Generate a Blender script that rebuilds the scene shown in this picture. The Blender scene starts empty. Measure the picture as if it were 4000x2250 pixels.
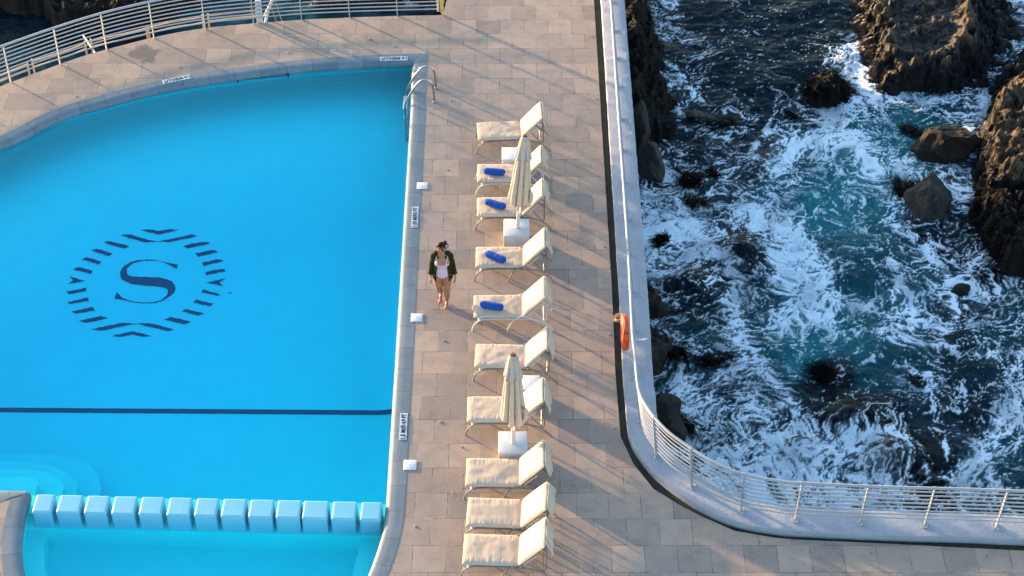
import bpy, bmesh, math, random
import numpy as np
from mathutils import Vector, Matrix, Euler
R=math.radians
# ---------------------------------------------------------------- camera, sky, sun, exposure
SC=bpy.context.scene
PITCH=R(42); FPX=7132.0; CAMH=23.9
cam=bpy.data.objects.new('camera',bpy.data.cameras.new('camera'))
SC.collection.objects.link(cam); SC.camera=cam
cam.location=(0,0,CAMH); cam.rotation_euler=(R(90)-PITCH,0,0)
cam.data.sensor_width=36; cam.data.lens=FPX/4000*36; cam.data.clip_start=.5; cam.data.clip_end=1000
SUN_EL=R(5.3); SUN_DIR=Vector((-math.cos(R(37)),math.sin(R(37)),0))   # horizontal direction towards the sun
w=bpy.data.worlds.new('World'); SC.world=w; w.use_nodes=True
nt=w.node_tree; sky=nt.nodes.new('ShaderNodeTexSky'); sky.sky_type='NISHITA'; sky.sun_disc=False
sky.sun_elevation=SUN_EL; sky.sun_rotation=math.atan2(SUN_DIR.x,SUN_DIR.y); sky.air_density=.9; sky.dust_density=1.0; sky.ozone_density=1.6
bg=nt.nodes['Background']; nt.links.new(sky.outputs[0],bg.inputs[0]); bg.inputs[1].default_value=0.15
sl=bpy.data.lights.new('sun','SUN'); sl.energy=3.1; sl.angle=R(1.4); sl.color=(1,.66,.38)
so=bpy.data.objects.new('sun',sl); SC.collection.objects.link(so)
sv=Vector((SUN_DIR.x*math.cos(SUN_EL),SUN_DIR.y*math.cos(SUN_EL),math.sin(SUN_EL)))
so.rotation_euler=sv.to_track_quat('Z','Y').to_euler()
SC.render.engine='CYCLES'
SC.view_settings.view_transform='Standard'; SC.view_settings.look='None'; SC.view_settings.gamma=1; SC.view_settings.exposure=2.68
SEA=-3.5
# ---------------------------------------------------------------- measuring helpers
def at(px,py,z=0.):
    "world point at height z seen at photo pixel (px,py) of 4000x2250: a survey of the photograph"
    u=(px-2000)/FPX; v=(1125-py)/FPX
    d=(u,math.cos(PITCH)+v*math.sin(PITCH),-math.sin(PITCH)+v*math.cos(PITCH)); t=(z-CAMH)/d[2]
    return Vector((t*d[0],t*d[1],z))
Q=1.5528
def atq(x,y,z=0.): return at(x*Q,y*Q,z)
def P2(l,z=0.): return [at(a,b,z) for a,b in l]
def cat(pts,n=8):
    "Catmull-Rom through pts"
    pts=[Vector(p) for p in pts]; o=[]; e=[pts[0]*2-pts[1]]+pts+[pts[-1]*2-pts[-2]]
    for i in range(1,len(e)-2):
        p0,p1,p2,p3=e[i-1:i+3]
        for k in range(n):
            t=k/n; o.append(.5*((2*p1)+(p2-p0)*t+(2*p0-5*p1+4*p2-p3)*t*t+(3*p1-p0-3*p2+p3)*t**3))
    o.append(pts[-1]); return o
def resample(pts,step):
    d=[0]
    for a,b in zip(pts[:-1],pts[1:]): d.append(d[-1]+(b-a).length)
    n=max(2,int(round(d[-1]/step))); o=[]; j=0
    for i in range(n+1):
        s=d[-1]*i/n
        while j<len(d)-2 and d[j+1]<s: j+=1
        t=(s-d[j])/max(1e-9,d[j+1]-d[j]); o.append(pts[j].lerp(pts[j+1],t))
    return o
def offset(pts,d,closed=False):
    "offset a polyline to its right-hand side by d"
    n=len(pts); o=[]
    for i,p in enumerate(pts):
        a=pts[i-1] if (i>0 or closed) else None; b=pts[(i+1)%n] if (i<n-1 or closed) else None
        ns=[]
        for s,e in ((a,p),(p,b)):
            if s is None or e is None: continue
            v=(e-s); v.z=0
            if v.length>1e-6: v.normalize(); ns.append(Vector((v.y,-v.x,0)))
        m=sum(ns,Vector((0,0,0))); m.normalize()
        c=max(.6,m.dot(ns[0])); o.append(p+m*(d/c))
    return o
# ---------------------------------------------------------------- noise
def _g(ix,iy,s):
    h=(ix*374761393+iy*668265263+s*1274126177)&0xffffffff
    h=((h^(h>>13))*1274126177)&0xffffffff
    h=h^(h>>16)
    a=(h&0xffff)/65536.0*2*math.pi
    return np.cos(a),np.sin(a)
def pn(x,y,s=0):
    ix=np.floor(x).astype(np.int64);iy=np.floor(y).astype(np.int64)
    fx=x-ix;fy=y-iy
    u=fx*fx*fx*(fx*(fx*6-15)+10);v=fy*fy*fy*(fy*(fy*6-15)+10)
    def d(a,b):
        gx,gy=_g(ix+a,iy+b,s);return gx*(fx-a)+gy*(fy-b)
    a=d(0,0);b=d(1,0);c=d(0,1);e=d(1,1)
    return (a+(b-a)*u)*(1-v)+(c+(e-c)*u)*v
def fbm(x,y,s=0,o=4,g=.5):
    r=0;a=1
    for i in range(o): r=r+a*pn(x*2**i,y*2**i,s+i*7);a*=g
    return r
def sst(a,b,x):
    t=np.clip((x-a)/(b-a),0,1);return t*t*(3-2*t)
FP="""1650,50,.45,0 1800,40,.06,0 2000,40,.06,0 2120,50,.1,0 1700,140,.2,0 1850,140,.14,0 2000,140,.1,0 2160,150,.7,0 2180,215,.75,.1 2110,270,.6,.1 2050,310,.5,.1
2220,250,.7,.1 2320,250,.5,.1 2400,245,.6,.1 2480,240,.7,.1 2350,300,.25,.6 2270,310,.3,.7 2450,330,.65,.2 1650,240,.5,0 1740,235,.3,0 1830,240,.12,0 1920,250,.1,0 1800,350,.3,0 1700,390,.3,0 1880,330,.2,0
1900,390,.4,0 1990,370,.55,.2 2080,345,.75,.3 2150,330,.7,.6 2230,370,.45,.7 2100,400,.55,.7 2010,420,.5,.3 2200,430,.8,.6 2150,480,.3,1 2080,460,.25,.8 2250,450,.6,.6 2050,430,.6,.5
1650,450,.75,0 1700,530,.6,.1 1640,540,.75,.1 1780,530,.65,.1 1840,480,.4,.1 1900,540,.85,.4 1950,500,.6,.5 2000,560,.65,.5 2050,530,.25,1 2110,550,.25,.9 2180,500,.5,.6 2200,600,.3,.5 2140,620,.4,.5
1700,590,.85,.1 1650,600,.9,.2 1800,600,.7,.1 1870,630,.15,-.3 1950,620,.85,.5 2030,640,.7,.6 2060,700,.55,.5 2000,700,.9,.6 1650,660,.7,.1 1720,650,.65,.1 1800,700,.5,.1 1755,720,.2,-.3 1690,740,.3,0 1650,760,.5,0
1850,690,.2,-.3 1900,730,.4,.2 2090,640,.15,.3 2150,690,.15,.3 2240,660,.3,.3 2300,630,.45,.3 2350,700,.4,.4 2400,650,.5,0 2450,600,.3,-.2 2530,600,.3,-.3 2420,490,.6,.1 2400,570,.35,0 2340,590,.3,-.1 2480,680,.3,-.1
1700,820,.4,.1 1790,800,.2,.1 1860,860,.55,.2 1835,780,.8,.2 1830,700,.75,.2 1900,800,.4,.3 1980,820,.9,.6 2050,790,.85,.6 2110,830,.6,.8 2150,790,.4,.5 2200,780,.25,.4 2280,760,.6,.4 2270,830,.85,.4 2350,850,.5,.2 2400,800,.5,0 2480,760,.6,.1 2550,690,.5,.1 2550,790,.3,.2 2500,850,.3,.2
1720,890,.6,.1 1680,940,.5,0 1780,890,.3,.2 1840,920,.75,.2 1880,980,.7,.2 1950,890,.3,.5 2050,890,.2,1 2000,870,.35,.9 2150,880,.25,.7 2090,945,.08,-.4 2200,930,.15,.3 2300,900,.3,.3 2340,950,.5,.2 2400,890,.1,0 2450,950,.1,.1 2520,920,.4,.1
1700,1000,.9,.2 1780,1000,.6,.1 1830,1010,.5,.1 1760,1060,.8,.1 1720,1090,.5,-.1 1830,1080,.4,.1 1900,1050,.7,.2 1950,1000,.25,.2 2050,1000,.2,.1 2080,1060,.15,-.5 2000,1080,.5,0 2020,1110,.8,.2 1900,1120,.85,.2 2000,1160,.9,.3 2100,1110,.75,.2 2180,1050,.25,-.5 2200,1140,.7,-.1 2130,1190,.9,.3 2280,1150,.5,-.3 2260,1200,.7,0 1850,1170,.85,.2 2200,1210,.9,.2
2350,1050,.2,.1 2340,1150,.08,-.4 2400,1000,.35,0 2420,1100,.3,.1 2450,1200,.6,.3 2500,1130,.6,.3 2550,1050,.6,.2 2570,1180,.35,.2 2450,1030,.15,0 2340,1210,.3,-.1 2560,950,.6,.2
2560,40,.6,0 2470,200,.3,0 1300,20,.3,-.3 1000,30,.15,0 100,100,.02,0 500,20,.02,-.2 1700,300,.2,0 1620,350,.3,0 1620,900,.5,0"""
FP=np.array([[float(a) for a in p.split(',')] for p in FP.split()])
FC=[(.55,13,[(2150,100),(2178,190),(2150,260),(2090,300),(2070,340),(1990,380),(1960,430)]),
(.5,12,[(2130,350),(2180,410),(2230,430),(2290,400)]),
(.5,14,[(1630,600),(1720,545),(1790,640),(1865,700),(1840,760),(1850,830),(1900,900),(1965,985),(1990,1030)]),
(.5,20,[(1900,540),(1960,570),(2020,620),(2075,700),(2050,790)]),
(.45,10,[(2060,720),(2160,770),(2230,750),(2270,700),(2240,660)]),
(.5,9,[(2240,560),(2320,610),(2380,690),(2405,790),(2350,870),(2280,850)]),
(.45,9,[(2360,860),(2430,905),(2500,890),(2576,880)]),
(.4,9,[(2330,950),(2350,1040),(2385,1150)]),
(.5,14,[(2576,990),(2510,1080),(2450,1160),(2400,1220)]),
(.4,9,[(2420,700),(2480,640),(2560,650)]),
(.4,6,[(1640,210),(1680,240),(1730,300)]),(.35,5,[(1640,150),(1700,170),(1740,230)]),(.4,5,[(1960,240),(1930,330),(1890,380)]),
(.4,8,[(2180,250),(2300,262),(2400,245),(2490,250),(2510,330)]),
(.5,12,[(1960,1110),(2000,1080),(2100,1090),(2180,1150)]),(.5,8,[(2170,1110),(2230,1090),(2300,1140),(2330,1200)]),
(.3,7,[(2080,850),(2180,830),(2280,830)])]
def foamfield(x,y,qx,qy):
    """x,y world; qx,qy = control coordinates (2576 px photo frame) of the same points"""
    # warp the density lookup so that zones have ragged edges
    wx=qx+28*fbm(x*.9,y*.9,91,3);wy=qy+28*fbm(x*.9,y*.9,92,3)
    n=np.zeros_like(x);d=np.zeros_like(x);t=np.zeros_like(x)
    for a,b,f,te in FP:
        r2=((wx-a)**2+(wy-b)**2)/(42.**2)
        w=np.exp(-r2)+1e-4/(1+r2*r2)
        n+=w;d+=w*f;t+=w*te
    d/=n;t/=n
    ax=x+.9*fbm(x*.35,y*.35,11,3)+.28*fbm(x*1.3,y*1.3,13,3)
    ay=y+.9*fbm(x*.35,y*.35,12,3)+.28*fbm(x*1.3,y*1.3,14,3)
    bx=ax+.07*fbm(ax*4,ay*4,15,2);by=ay+.07*fbm(ax*4,ay*4,16,2)
    def rdg(f,s,st=1.): return 1-np.minimum(1,np.abs(pn(bx*f,by*f*st,s))*2.6)
    r1=rdg(.75,21,1.3);r2=rdg(1.6,22,1.3);r3=rdg(3.3,23,1.2);r4=rdg(6.5,24);r5=rdg(13,25)
    r6=rdg(24,26)
    web=.15*r1**2+.20*r2**2+.26*r3**2+.27*r4**2+.20*r5**2+.12*r6**2
    v=web+.06*fbm(bx*9,by*9,31,3)+.09
    cur=np.zeros_like(x)
    cx=qx+9*fbm(x*1.6,y*1.6,95,3);cy=qy+9*fbm(x*1.6,y*1.6,96,3)
    for cs,w,pts in FC:
        best=np.full(x.shape,1e9)
        for (x0,y0),(x1,y1) in zip(pts[:-1],pts[1:]):
            dx=x1-x0;dy=y1-y0
            k=np.clip(((cx-x0)*dx+(cy-y0)*dy)/(dx*dx+dy*dy),0,1)
            best=np.minimum(best,(cx-x0-k*dx)**2+(cy-y0-k*dy)**2)
        cur=np.maximum(cur,cs*np.exp(-best/(2*w*w)))
    d=np.clip(d*.86+cur*(1-d*.6),0,1)
    th=.853-.56*d
    foam=sst(th-.01,th+.11,v)
    soft=sst(th-.25,th+.12,v)*.26*np.clip(d*1.4,0,1)
    foam=foam*np.clip(.55+.75*d,0,1)*(.72+.55*np.clip(r5*.6+r6*.4,0,1)*(.6+r4*.4))
    foam*=np.clip(.80+.9*fbm(bx*1.1,by*1.1,61,4),.35,1)
    foam=np.clip(foam+soft*(1-foam),0,1)
    return foam,d,t,v

def cell(x,y,s=0):
    ix=np.floor(x).astype(np.int64);iy=np.floor(y).astype(np.int64);best=np.full(x.shape,9.);val=np.zeros_like(x)
    for a in(-1,0,1):
        for b in(-1,0,1):
            gx,gy=_g(ix+a,iy+b,s);hx,hy=_g(ix+a,iy+b,s+77)
            qx=ix+a+.5+.42*gx;qy=iy+b+.5+.42*gy;dd=np.hypot(x-qx,y-qy);m=dd<best
            val=np.where(m,hx*.7+(x-qx)*hy*1.1+(y-qy)*gx*1.1,val);best=np.where(m,dd,best)
    return val

def n1(x,y=0.,s=0): return float(pn(np.array([x]),np.array([y]),s)[0])
# ---------------------------------------------------------------- objects
def link(o,parent=None):
    SC.collection.objects.link(o)
    if parent is not None: o.parent=parent
    return o
def tag(o,label=None,cat_=None,group=None,kind=None):
    if label: o['label']=label
    if cat_: o['category']=cat_
    if group: o['group']=group
    if kind: o['kind']=kind
    return o
def empty(name,loc,label,cat_,group=None,rz=0.):
    o=bpy.data.objects.new(name,None); o.empty_display_size=.2; link(o); o.location=loc; o.rotation_euler=(0,0,rz)
    return tag(o,label,cat_,group)
class MB:
    def __init__(s): s.v=[]; s.f=[]; s.uv=None
    def add(s,v,f):
        n=len(s.v); s.v+= [tuple(a) for a in v]; s.f+=[tuple(i+n for i in a) for a in f]; return s
    def box(s,c,d,rz=0.,bev=0.):
        c=Vector(c); x,y,z=[a/2 for a in d]
        if bev<=0:
            v=[(a*x,b*y,e*z) for a in(-1,1) for b in(-1,1) for e in(-1,1)]; f=[(0,1,3,2),(4,6,7,5),(0,4,5,1),(2,3,7,6),(0,2,6,4),(1,5,7,3)]
        else:
            bm=bmesh.new(); bmesh.ops.create_cube(bm,size=1)
            for q in bm.verts: q.co=Vector((q.co.x*2*x,q.co.y*2*y,q.co.z*2*z))
            bmesh.ops.bevel(bm,geom=bm.edges[:]+bm.verts[:],offset=bev,segments=3,affect='EDGES',profile=.5)
            v=[tuple(q.co) for q in bm.verts]; f=[tuple(q.index for q in g.verts) for g in bm.faces]; bm.free()
        M=Matrix.Rotation(rz,3,'Z'); return s.add([c+M@Vector(a) for a in v],f)
    def tube(s,pts,r,n=8,caps=True,closed=False):
        pts=[Vector(p) for p in pts]; m=len(pts); rr=r if isinstance(r,(list,tuple)) else [r]*m
        T=[]
        for i in range(m):
            a=pts[i-1] if (i>0 or closed) else pts[i]; b=pts[(i+1)%m] if (i<m-1 or closed) else pts[i]; T.append((b-a).normalized())
        u=T[0].orthogonal().normalized(); v=[]
        for i in range(m):
            u=(u-T[i]*u.dot(T[i])).normalized(); w_=T[i].cross(u)
            for k in range(n):
                a=2*math.pi*k/n; v.append(pts[i]+(u*math.cos(a)+w_*math.sin(a))*rr[i])
        f=[]
        for i in range(m if closed else m-1):
            for k in range(n):
                j=(i+1)%m; f.append((i*n+k,i*n+(k+1)%n,j*n+(k+1)%n,j*n+k))
        if caps and not closed: f+=[tuple(range(n))[::-1],tuple((m-1)*n+k for k in range(n))]
        return s.add(v,f)
    def loft(s,rings,caps=True):
        "rings: lists of equal numbers of points"
        n=len(rings[0]); v=[p for r in rings for p in r]; f=[]
        for i in range(len(rings)-1):
            for k in range(n): f.append((i*n+k,i*n+(k+1)%n,(i+1)*n+(k+1)%n,(i+1)*n+k))
        if caps: f+=[tuple(range(n))[::-1],tuple((len(rings)-1)*n+k for k in range(n))]
        return s.add(v,f)
    def sheet(s,rows):
        n=len(rows[0]); v=[p for r in rows for p in r]; f=[]
        for i in range(len(rows)-1):
            for k in range(n-1): f.append((i*n+k,i*n+k+1,(i+1)*n+k+1,(i+1)*n+k))
        return s.add(v,f)
    def lathe(s,prof,n=16,c=(0,0,0)):
        c=Vector(c); return s.loft([[c+Vector((r*math.cos(2*math.pi*k/n),r*math.sin(2*math.pi*k/n),z)) for k in range(n)] for r,z in prof])
    def ball(s,c,r,n=12,m=8):
        rx,ry,rz=(r,r,r) if not isinstance(r,(tuple,list)) else r; c=Vector(c)
        return s.loft([[c+Vector((rx*math.sin(math.pi*(i+.25)/(m+.5))*math.cos(2*math.pi*k/n),ry*math.sin(math.pi*(i+.25)/(m+.5))*math.sin(2*math.pi*k/n),-rz*math.cos(math.pi*(i+.25)/(m+.5)))) for k in range(n)] for i in range(m+1)])
    def build(s,name,mat,parent=None,smooth=True,loc=None,recalc=True,ang=40):
        me=bpy.data.meshes.new(name); me.from_pydata(s.v,[],s.f); me.update()
        if recalc:
            bm=bmesh.new(); bm.from_mesh(me); bmesh.ops.recalc_face_normals(bm,faces=bm.faces[:]); bm.to_mesh(me); bm.free()
        if mat: me.materials.append(mat)
        if smooth:
            me.polygons.foreach_set('use_smooth',[True]*len(me.polygons))
            if ang: me.set_sharp_from_angle(angle=R(ang))
        o=bpy.data.objects.new(name,me); link(o,parent)
        if loc is not None: o.location=loc
        return o
def fill(loops,z=None):
    "flat polygon with holes -> (verts, faces)"
    bm=bmesh.new(); es=[]
    for lp in loops:
        vs=[bm.verts.new(p) for p in lp]
        for i in range(len(vs)): es.append(bm.edges.new((vs[i],vs[(i+1)%len(vs)])))
    bmesh.ops.triangle_fill(bm,use_beauty=True,use_dissolve=False,edges=es,normal=(0,0,1))
    bm.verts.index_update()
    v=[tuple(q.co) for q in bm.verts]; f=[tuple(q.index for q in g.verts) for g in bm.faces]; bm.free(); return v,f
# ---------------------------------------------------------------- materials
def nn(t,typ,**k):
    n=t.nodes.new(typ)
    for a,b in k.items():
        if a.startswith('i_'): n.inputs[a[2:].replace('_',' ')].default_value=b
        else: setattr(n,a,b)
    return n
def newmat(name):
    m=bpy.data.materials.new(name); m.use_nodes=True; t=m.node_tree; return m,t,t.nodes['Principled BSDF']
def ramp(t,src,stops):
    r=t.nodes.new('ShaderNodeValToRGB'); e=r.color_ramp.elements
    while len(e)<len(stops): e.new(.5)
    for k,(p,c) in zip(e,stops): k.position=p; k.color=tuple(c)+(1,) if len(c)==3 else c
    t.links.new(src,r.inputs[0]); return r.outputs[0]
def mix(t,fac,a,b,mode='MIX'):
    m=t.nodes.new('ShaderNodeMix'); m.data_type='RGBA'; m.blend_type=mode
    for i,x in ((0,fac),(6,a),(7,b)):
        if hasattr(x,'links') or hasattr(x,'is_linked'): t.links.new(x,m.inputs[i])
        elif i==0: m.inputs[0].default_value=x
        else: m.inputs[i].default_value=tuple(x)+(1,)
    return m.outputs[2]
def noise(t,scale,detail=4,rough=.55,vec=None,dist=0):
    n=nn(t,'ShaderNodeTexNoise'); n.inputs['Scale'].default_value=scale; n.inputs['Detail'].default_value=detail; n.inputs['Roughness'].default_value=rough; n.inputs['Distortion'].default_value=dist
    if vec is None: vec=coord(t)
    t.links.new(vec,n.inputs['Vector']); return n.outputs['Fac']
def coord(t,kind='Object'):
    for n in t.nodes:
        if n.bl_idname=='ShaderNodeTexCoord': return n.outputs[kind]
    return nn(t,'ShaderNodeTexCoord').outputs[kind]
def bump(t,b,h,strength=.3,dist=.01,chain=None):
    n=nn(t,'ShaderNodeBump'); n.inputs['Strength'].default_value=strength; n.inputs['Distance'].default_value=dist
    t.links.new(h,n.inputs['Height'])
    if chain is not None: t.links.new(chain,n.inputs['Normal'])
    if b is not None: t.links.new(n.outputs[0],b.inputs['Normal'])
    return n.outputs[0]
def simple(name,c1,c2=None,scale=8,rough=.6,metal=0.,bs=.2,bscale=60,bd=.004,detail=5,spec=.4):
    m,t,b=newmat(name); c2=c2 or tuple(x*.8 for x in c1); c1=tuple(x*.8 for x in c1); c2=tuple(x*.8 for x in c2)
    f=noise(t,scale,detail); col=ramp(t,f,[(.35,c1),(.65,c2)]); t.links.new(col,b.inputs['Base Color'])
    b.inputs['Roughness'].default_value=rough; b.inputs['Metallic'].default_value=metal; b.inputs['Specular IOR Level'].default_value=spec
    if bs: bump(t,b,noise(t,bscale,3),bs,bd)
    return m
M={}
def mats():
    # paving slabs
    m,t,b=newmat('sandstone_slabs'); c=coord(t)
    mp=nn(t,'ShaderNodeMapping'); mp.inputs['Location'].default_value=(SLABX,-.048,0); 
    wob=nn(t,'ShaderNodeTexNoise'); wob.inputs['Scale'].default_value=1.7; wob.inputs['Detail'].default_value=2; t.links.new(c,wob.inputs['Vector'])
    va=nn(t,'ShaderNodeVectorMath',operation='SUBTRACT'); t.links.new(wob.outputs['Color'],va.inputs[0]); va.inputs[1].default_value=(.5,.5,.5)
    vs=nn(t,'ShaderNodeVectorMath',operation='SCALE'); t.links.new(va.outputs[0],vs.inputs[0]); vs.inputs['Scale'].default_value=.022
    vb=nn(t,'ShaderNodeVectorMath',operation='ADD'); t.links.new(c,vb.inputs[0]); t.links.new(vs.outputs[0],vb.inputs[1]); t.links.new(vb.outputs[0],mp.inputs['Vector'])
    def brick(c1,c2,mo,ms=.006,sm=.2):
        k=nn(t,'ShaderNodeTexBrick'); k.offset=.5; k.offset_frequency=2; k.squash=1
        for a,v in (('Scale',1),('Mortar Size',ms),('Mortar Smooth',sm),('Bias',0),('Brick Width',.558),('Row Height',.588)): k.inputs[a].default_value=v
        k.inputs['Color1'].default_value=c1+(1,); k.inputs['Color2'].default_value=c2+(1,); k.inputs['Mortar'].default_value=mo+(1,)
        t.links.new(mp.outputs[0],k.inputs['Vector']); return k
    k=brick((.385,.285,.215),(.262,.207,.168),(.12,.10,.09),.007)
    k2=brick((1,1,1),(.0,.0,.0),(.5,.5,.5))
    big=noise(t,.55,4,.6); med=noise(t,3.2,5,.65); fin=noise(t,26,4,.7); spk=noise(t,110,2,.6)
    col=k.outputs['Color']
    mo=nn(t,'ShaderNodeMath',operation='MULTIPLY'); t.links.new(k.outputs['Fac'],mo.inputs[0]); t.links.new(ramp(t,noise(t,2.4,3,.6),[(.42,(0,0,0)),(.6,(.8,.8,.8))]),mo.inputs[1]); col=mix(t,mo.outputs[0],col,(.30,.26,.24))
    col=mix(t,.55,col,ramp(t,big,[(.3,(.80,.84,.9)),(.5,(1,1,1)),(.7,(1.12,1.06,1.0))]),'MULTIPLY')
    col=mix(t,.75,col,ramp(t,med,[(.25,(.66,.70,.74)),(.5,(1,1,1)),(.75,(1.22,1.14,1.08))]),'MULTIPLY')
    col=mix(t,.6,col,ramp(t,fin,[(.25,(.72,.72,.72)),(.5,(1,1,1)),(.78,(1.25,1.22,1.2))]),'MULTIPLY')
    col=mix(t,.5,col,ramp(t,spk,[(.3,(.75,.75,.75)),(.5,(1,1,1)),(.72,(1.3,1.3,1.3))]),'MULTIPLY')
    # pale salt bloom along some joints
    kb=brick((0,0,0),(0,0,0),(1,1,1),.03,1.)
    bl=nn(t,'ShaderNodeMath',operation='MULTIPLY'); t.links.new(kb.outputs['Fac'],bl.inputs[0]); t.links.new(ramp(t,noise(t,1.3,4,.7),[(.55,(0,0,0)),(.72,(.5,.5,.5))]),bl.inputs[1])
    col=mix(t,bl.outputs[0],col,(.52,.48,.46))
    st=ramp(t,noise(t,.9,6,.75,dist=.6),[(.66,(0,0,0)),(.8,(.55,.55,.55))]); col=mix(t,st,col,(.17,.16,.16))
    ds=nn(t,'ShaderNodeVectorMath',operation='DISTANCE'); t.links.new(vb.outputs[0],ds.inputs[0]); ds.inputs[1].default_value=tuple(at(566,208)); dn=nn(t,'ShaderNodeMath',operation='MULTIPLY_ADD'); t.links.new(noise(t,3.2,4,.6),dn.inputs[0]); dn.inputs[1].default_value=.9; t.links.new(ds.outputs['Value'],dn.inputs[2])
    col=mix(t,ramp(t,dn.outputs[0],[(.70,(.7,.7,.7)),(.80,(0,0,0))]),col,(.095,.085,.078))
    t.links.new(col,b.inputs['Base Color']); b.inputs['Roughness'].default_value=.72; b.inputs['Specular IOR Level'].default_value=.3
    inv=nn(t,'ShaderNodeMath',operation='SUBTRACT'); inv.inputs[0].default_value=1; t.links.new(k.outputs['Fac'],inv.inputs[1])
    q=bump(t,None,inv.outputs[0],.5,.006); q=bump(t,None,k2.outputs['Color'],.12,.004,q); q=bump(t,None,fin,.25,.006,q); bump(t,b,spk,.25,.003,q); M['slab']=m
    # coping
    m,t,b=newmat('coping_stone'); uv=nn(t,'ShaderNodeUVMap').outputs[0]
    sx=nn(t,'ShaderNodeSeparateXYZ'); t.links.new(uv,sx.inputs[0])
    fr=nn(t,'ShaderNodeMath',operation='FRACT'); t.links.new(sx.outputs[0],fr.inputs[0])
    jt=ramp(t,fr.outputs[0],[(0,(1,1,1)),(.022,(.6,.6,.6)),(.03,(0,0,0)),(.975,(0,0,0)),(1,(1,1,1))])
    fl=nn(t,'ShaderNodeMath',operation='FLOOR'); t.links.new(sx.outputs[0],fl.inputs[0]); wn=nn(t,'ShaderNodeTexWhiteNoise',noise_dimensions='1D'); t.links.new(fl.outputs[0],wn.inputs['W'])
    col=ramp(t,wn.outputs[0],[(0,(.10,.145,.175)),(1,(.135,.18,.205))])
    col=mix(t,.8,col,ramp(t,noise(t,4,5,.7),[(.3,(.75,.78,.82)),(.7,(1.2,1.17,1.15))]),'MULTIPLY'); spk=noise(t,150,2,.6)
    col=mix(t,.8,col,ramp(t,spk,[(.3,(.6,.6,.6)),(.5,(1,1,1)),(.7,(1.4,1.4,1.4))]),'MULTIPLY'); col=mix(t,jt,col,(.085,.095,.10))
    t.links.new(col,b.inputs['Base Color']); b.inputs['Roughness'].default_value=.65
    q=bump(t,None,jt,-.5,.006); bump(t,b,spk,.3,.003,q); M['coping']=m
    # pool paint
    def paint(name,a,c,bs=.05):
        m,t,b=newmat(name); col=ramp(t,noise(t,1.6,6,.6),[(.3,a),(.7,c)])
        sp=ramp(t,noise(t,30,3,.75),[(.70,(0,0,0)),(.76,(.35,.35,.35))]); col=mix(t,sp,col,tuple(x*.55 for x in a))
        t.links.new(col,b.inputs['Base Color']); b.inputs['Roughness'].default_value=.5; bump(t,b,noise(t,18,3),bs*.5+.05,.008); return m
    M['pool']=paint('pool_paint',(.0,.71,.72),(.0,.75,.75)); M['block']=paint('block_paint',(.13,.43,.56),(.18,.47,.59),.3)
    M['navy']=simple('navy_pool_paint',(.0,.05,.125),(.0,.07,.16),6,.5,bs=0)
    # white paints, plaster
    m,t,b=newmat('white_wall_plaster'); c=noise(t,2.2,6,.65); col=ramp(t,c,[(.3,(.27,.29,.335)),(.7,(.34,.355,.395))])
    st=ramp(t,noise(t,7,6,.8),[(.54,(0,0,0)),(.68,(.6,.6,.6))]); col=mix(t,st,col,(.22,.22,.23))
    ru=ramp(t,noise(t,5,5,.75,dist=.4),[(.71,(0,0,0)),(.76,(.8,.8,.8))]); col=mix(t,ru,col,(.30,.17,.08))
    t.links.new(col,b.inputs['Base Color']); b.inputs['Roughness'].default_value=.8
    q=bump(t,None,noise(t,14,5,.7),.7,.03); bump(t,b,noise(t,60,3),.5,.012,q); M['plaster']=m
    M['white']=simple('white_paint',(.66,.66,.66),(.58,.58,.57),5,.5,bs=.1)
    M['rail']=simple('grey_rail_enamel',(.40,.42,.45),(.34,.36,.39),3,.42,bs=.08,spec=.5)
    M['creampost']=simple('cream_post_enamel',(.66,.60,.52),(.55,.50,.45),4,.45,bs=.08)
    M['peach']=simple('cream_low_rail',(.62,.50,.38),(.52,.42,.34),4,.5)
    M['yellow']=simple('yellow_steel',(.95,.58,.12),(.85,.50,.10),6,.5)  # yellow paint, brightened to carry the sunlight on the end plate
    M['steel']=simple('stainless_steel',(.62,.60,.57),(.50,.47,.43),5,.25,1.,bs=.05)
    M['taupe']=simple('taupe_metal',(.30,.27,.25),(.24,.22,.21),6,.45,.2,bs=.05)
    M['wmetal']=simple('white_metal',(.72,.70,.68),(.62,.60,.58),6,.4,bs=.05)
    M['strip']=simple('pale_strap',(.70,.67,.63),(.62,.58,.54),8,.6)
    M['black']=simple('black_rubber',(.012,.012,.014),(.02,.02,.022),5,.6)
    M['wood']=simple('red_brown_wood',(.30,.10,.04),(.22,.07,.03),14,.5)
    m,t,b=newmat('cream_canvas'); col=ramp(t,noise(t,3,6,.6),[(.3,(.45,.36,.27)),(.7,(.51,.41,.31))]); wv=noise(t,300,2)
    t.links.new(col,b.inputs['Base Color']); b.inputs['Roughness'].default_value=.9; b.inputs['Specular IOR Level'].default_value=.15
    q=bump(t,None,noise(t,6,4,.5),.09,.012); bump(t,b,wv,.25,.002,q); M['canvas']=m
    M['umbr']=simple('umbrella_canvas',(.68,.53,.41),(.60,.46,.35),7,.9,bs=.3,bscale=30,bd=.006,spec=.1)
    M['umbrtop']=simple('umbrella_valance',(.58,.50,.45),(.52,.44,.39),7,.9,bs=.3,bscale=30,bd=.006,spec=.1)
    m,t,b=newmat('blue_towel'); col=ramp(t,noise(t,40,4),[(.3,(.0,.045,.27)),(.7,(.0,.07,.36))]); t.links.new(col,b.inputs['Base Color']); b.inputs['Roughness'].default_value=.95
    q=bump(t,None,noise(t,18,4),.6,.02); bump(t,b,noise(t,220,2),.5,.004,q); M['towel']=m
    # woven table
    m,t,b=newmat('white_wicker'); wv=nn(t,'ShaderNodeTexWave',wave_type='BANDS',bands_direction='X'); wv.inputs['Scale'].default_value=14; wv.inputs['Distortion'].default_value=.3; t.links.new(coord(t),wv.inputs['Vector'])
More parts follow.
